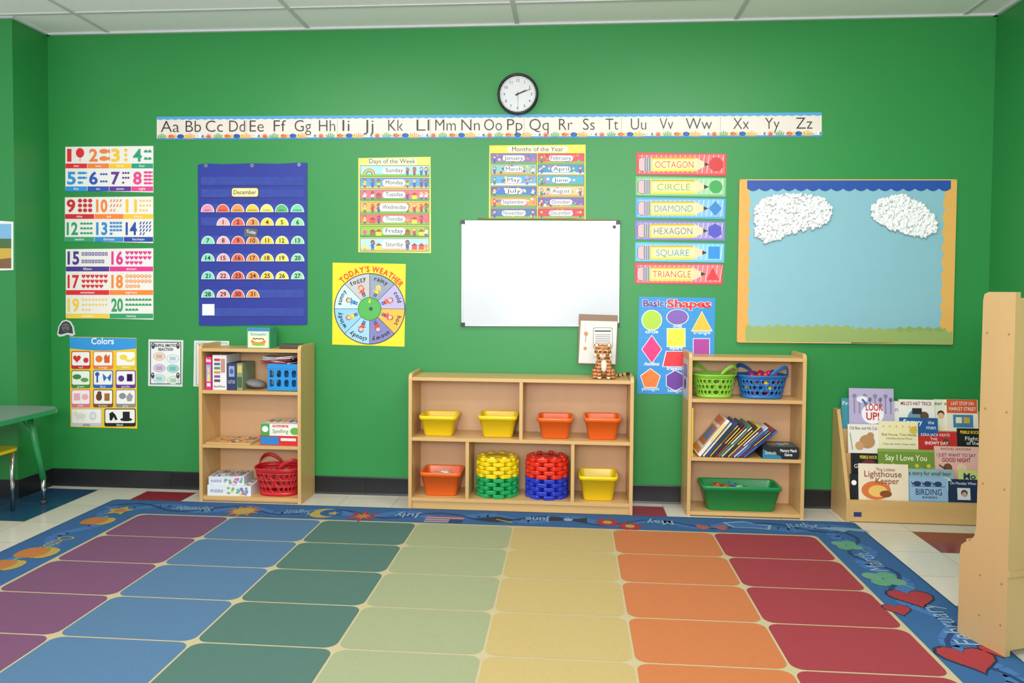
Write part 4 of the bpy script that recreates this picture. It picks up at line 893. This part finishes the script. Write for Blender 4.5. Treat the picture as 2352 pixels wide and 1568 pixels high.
# brown-backed note over whiteboard + picture on pier
b=WB('paper_note',.03); b.slab([(1330,721),(1419,724),(1416,838),(1327,835)],paper('#86664e'),back=-8); b.poly([(1334,736),(1418,738),(1413,836),(1329,833)],paper('#d4d2cd'),1)
b.poly(rrp(1362,752,1407,800,5),paper('#55555a'),2); b.poly(rrp(1363,753,1406,799,5),paper('#dad8d4'),3)
for i in range(7): b.line([(1367,768+4.2*i),(1402,768+4.2*i)],1,paper('#4a4a50'),4)
b.line([(1366,760),(1403,760)],3,paper('#2a2a2e'),4); b.disc(1346,766,5,paper('#c9804a'),3); b.line([(1346,770),(1344,786)],1.2,paper('#6a5a4a'),3); b.disc(1344,800,4,paper('#c9804a'),3); b.build()
b=B('landscape_picture',lambda u,v,l:Vector((P(u,v,PY-.004)[0],PY-.004-.0005*l,P(u,v,PY-.004)[1]))); b.slab([(-30,505),(30,509),(30,620),(-30,622)],paper('#e6e6e4'),back=-7.9)
b.rect(-26,514,26,560,paper('#7ab0d8'),1); b.rect(-26,548,26,575,paper('#4a6a3a'),2); b.rect(-26,570,26,598,paper('#c8a83a'),2.5); b.poly([(-26,598),(26,592),(26,616),(-26,616)],paper('#7a5a3a'),3); b.build()
b=B('taped_paper'); xx=rx0_-.0012; b.box(xx-.0004,xx+.0006,-.21,-.04,.63,.85,paper('#c8c4c8')); b.fn=planar((xx-.0006,-.04,.85),(0,-1,0),(0,0,-1),(-1,0,0)); b.rect(.02,.03,.15,.1,paper('#8a7a9a'),1); b.disc(.08,.14,.03,paper('#3a3a4a'),2); b.build()
# ================================================================ TIGER PLUSH
tx,_=P(1386,860,-.15); ty=-.15; tz=.7375
tm=bpy.data.materials.new('tiger_fur'); tm.use_nodes=True; nt=tm.node_tree;N=nt.nodes;L=nt.links;bs=N['Principled BSDF']; bs.inputs['Roughness'].default_value=.9
tc=N.new('ShaderNodeTexCoord'); wv=N.new('ShaderNodeTexWave'); wv.bands_direction='Z'; wv.inputs['Scale'].default_value=17; wv.inputs['Distortion'].default_value=5; wv.inputs['Detail'].default_value=1.5;wv.inputs['Detail Scale'].default_value=12
L.new(tc.outputs['Object'],wv.inputs['Vector']); cr=N.new('ShaderNodeValToRGB'); cr.color_ramp.elements[0].position=.20;cr.color_ramp.elements[0].color=(*lin('#1d1512'),1);cr.color_ramp.elements[1].position=.3;cr.color_ramp.elements[1].color=(*lin('#d08a50'),1)
L.new(wv.outputs['Fac'],cr.inputs[0]); L.new(cr.outputs[0],bs.inputs['Base Color'])
wf=mat('#e0d8c8',rough=.95,scale=80,kind='plush'); bk_m=mat('#141212',rough=.4,kind='plush')
b=B('tiger_body')
def tb_(c,r,T=None): b.ball((tx+c[0],ty+c[1],tz+c[2]),r,tm,20,14,T=T)
tb_((0,.01,.058),(.047,.045,.058)); tb_((0,.0,.1),(.036,.034,.035)); tb_((-.006,-.018,.145),(.047,.038,.041)); tb_((-.008,-.05,.133),(.022,.016,.016))
for s in (-1,1):
    tb_((-.006+s*.034,-.012,.182),(.014,.008,.015)); tb_((s*.042,-.002,.03),(.024,.04,.03)); tb_((s*.05,-.04,.012),(.017,.026,.0125))
    b.tube([(tx+s*.026,ty-.022,tz+.1),(tx+s*.028,ty-.042,tz+.05),(tx+s*.026,ty-.052,tz+.012)],[.016,.0135,.012],tm,12); tb_((s*.025,-.06,.0105),(.0155,.02,.011))
tb_((-.035,-.02,.13),(.018,.02,.016)); tb_((.023,-.02,.13),(.018,.02,.016))
ob=b.build(); rm=ob.modifiers.new('remesh','REMESH'); rm.mode='VOXEL'; rm.voxel_size=.003; rm.use_smooth_shade=True; sm=ob.modifiers.new('s','SMOOTH'); sm.iterations=4
e=bpy.data.objects.new('tiger_plush',None); scene.collection.objects.link(e); e.location=(tx,ty,tz)
ob.parent=e; ob.location=ob.location-e.location
b=B('face')
def fb(c,r,m): b.ball((tx+c[0],ty+c[1],tz+c[2]),r,m,14,10)
fb((-.008,-.0585,.128),(.0185,.012,.011),wf); fb((-.008,-.047,.117),(.014,.012,.008),wf); fb((-.008,-.0705,.135),(.006,.004,.004),mat('#c98a88',kind='plush'))
for s in (-1,1):
    fb((-.007+s*.018,-.0505,.150),(.0085,.005,.0085),wf); fb((-.007+s*.017,-.0545,.149),(.0055,.0035,.006),bk_m); fb((-.006+s*.034,-.018,.182),(.0085,.004,.009),wf); fb((s*.025,-.075,.008),(.010,.006,.006),wf); fb((-.006+s*.04,-.026,.128),(.011,.016,.011),wf)
fb((0,-.032,.07),(.019,.012,.036),wf); b.build(parent=e)
b=B('tail'); path=[]
for i in range(15):
    t=i/14; path.append((tx+.04+.1*t,ty+.03-.06*t,tz+.012+.03*max(0,t-.4)))
for i in range(14): b.tube(path[i:i+2],.009,(bk_m if i%3==0 or i>12 else mat('#d08a50',rough=.95,kind='plush')),10)
b.build(parent=e)
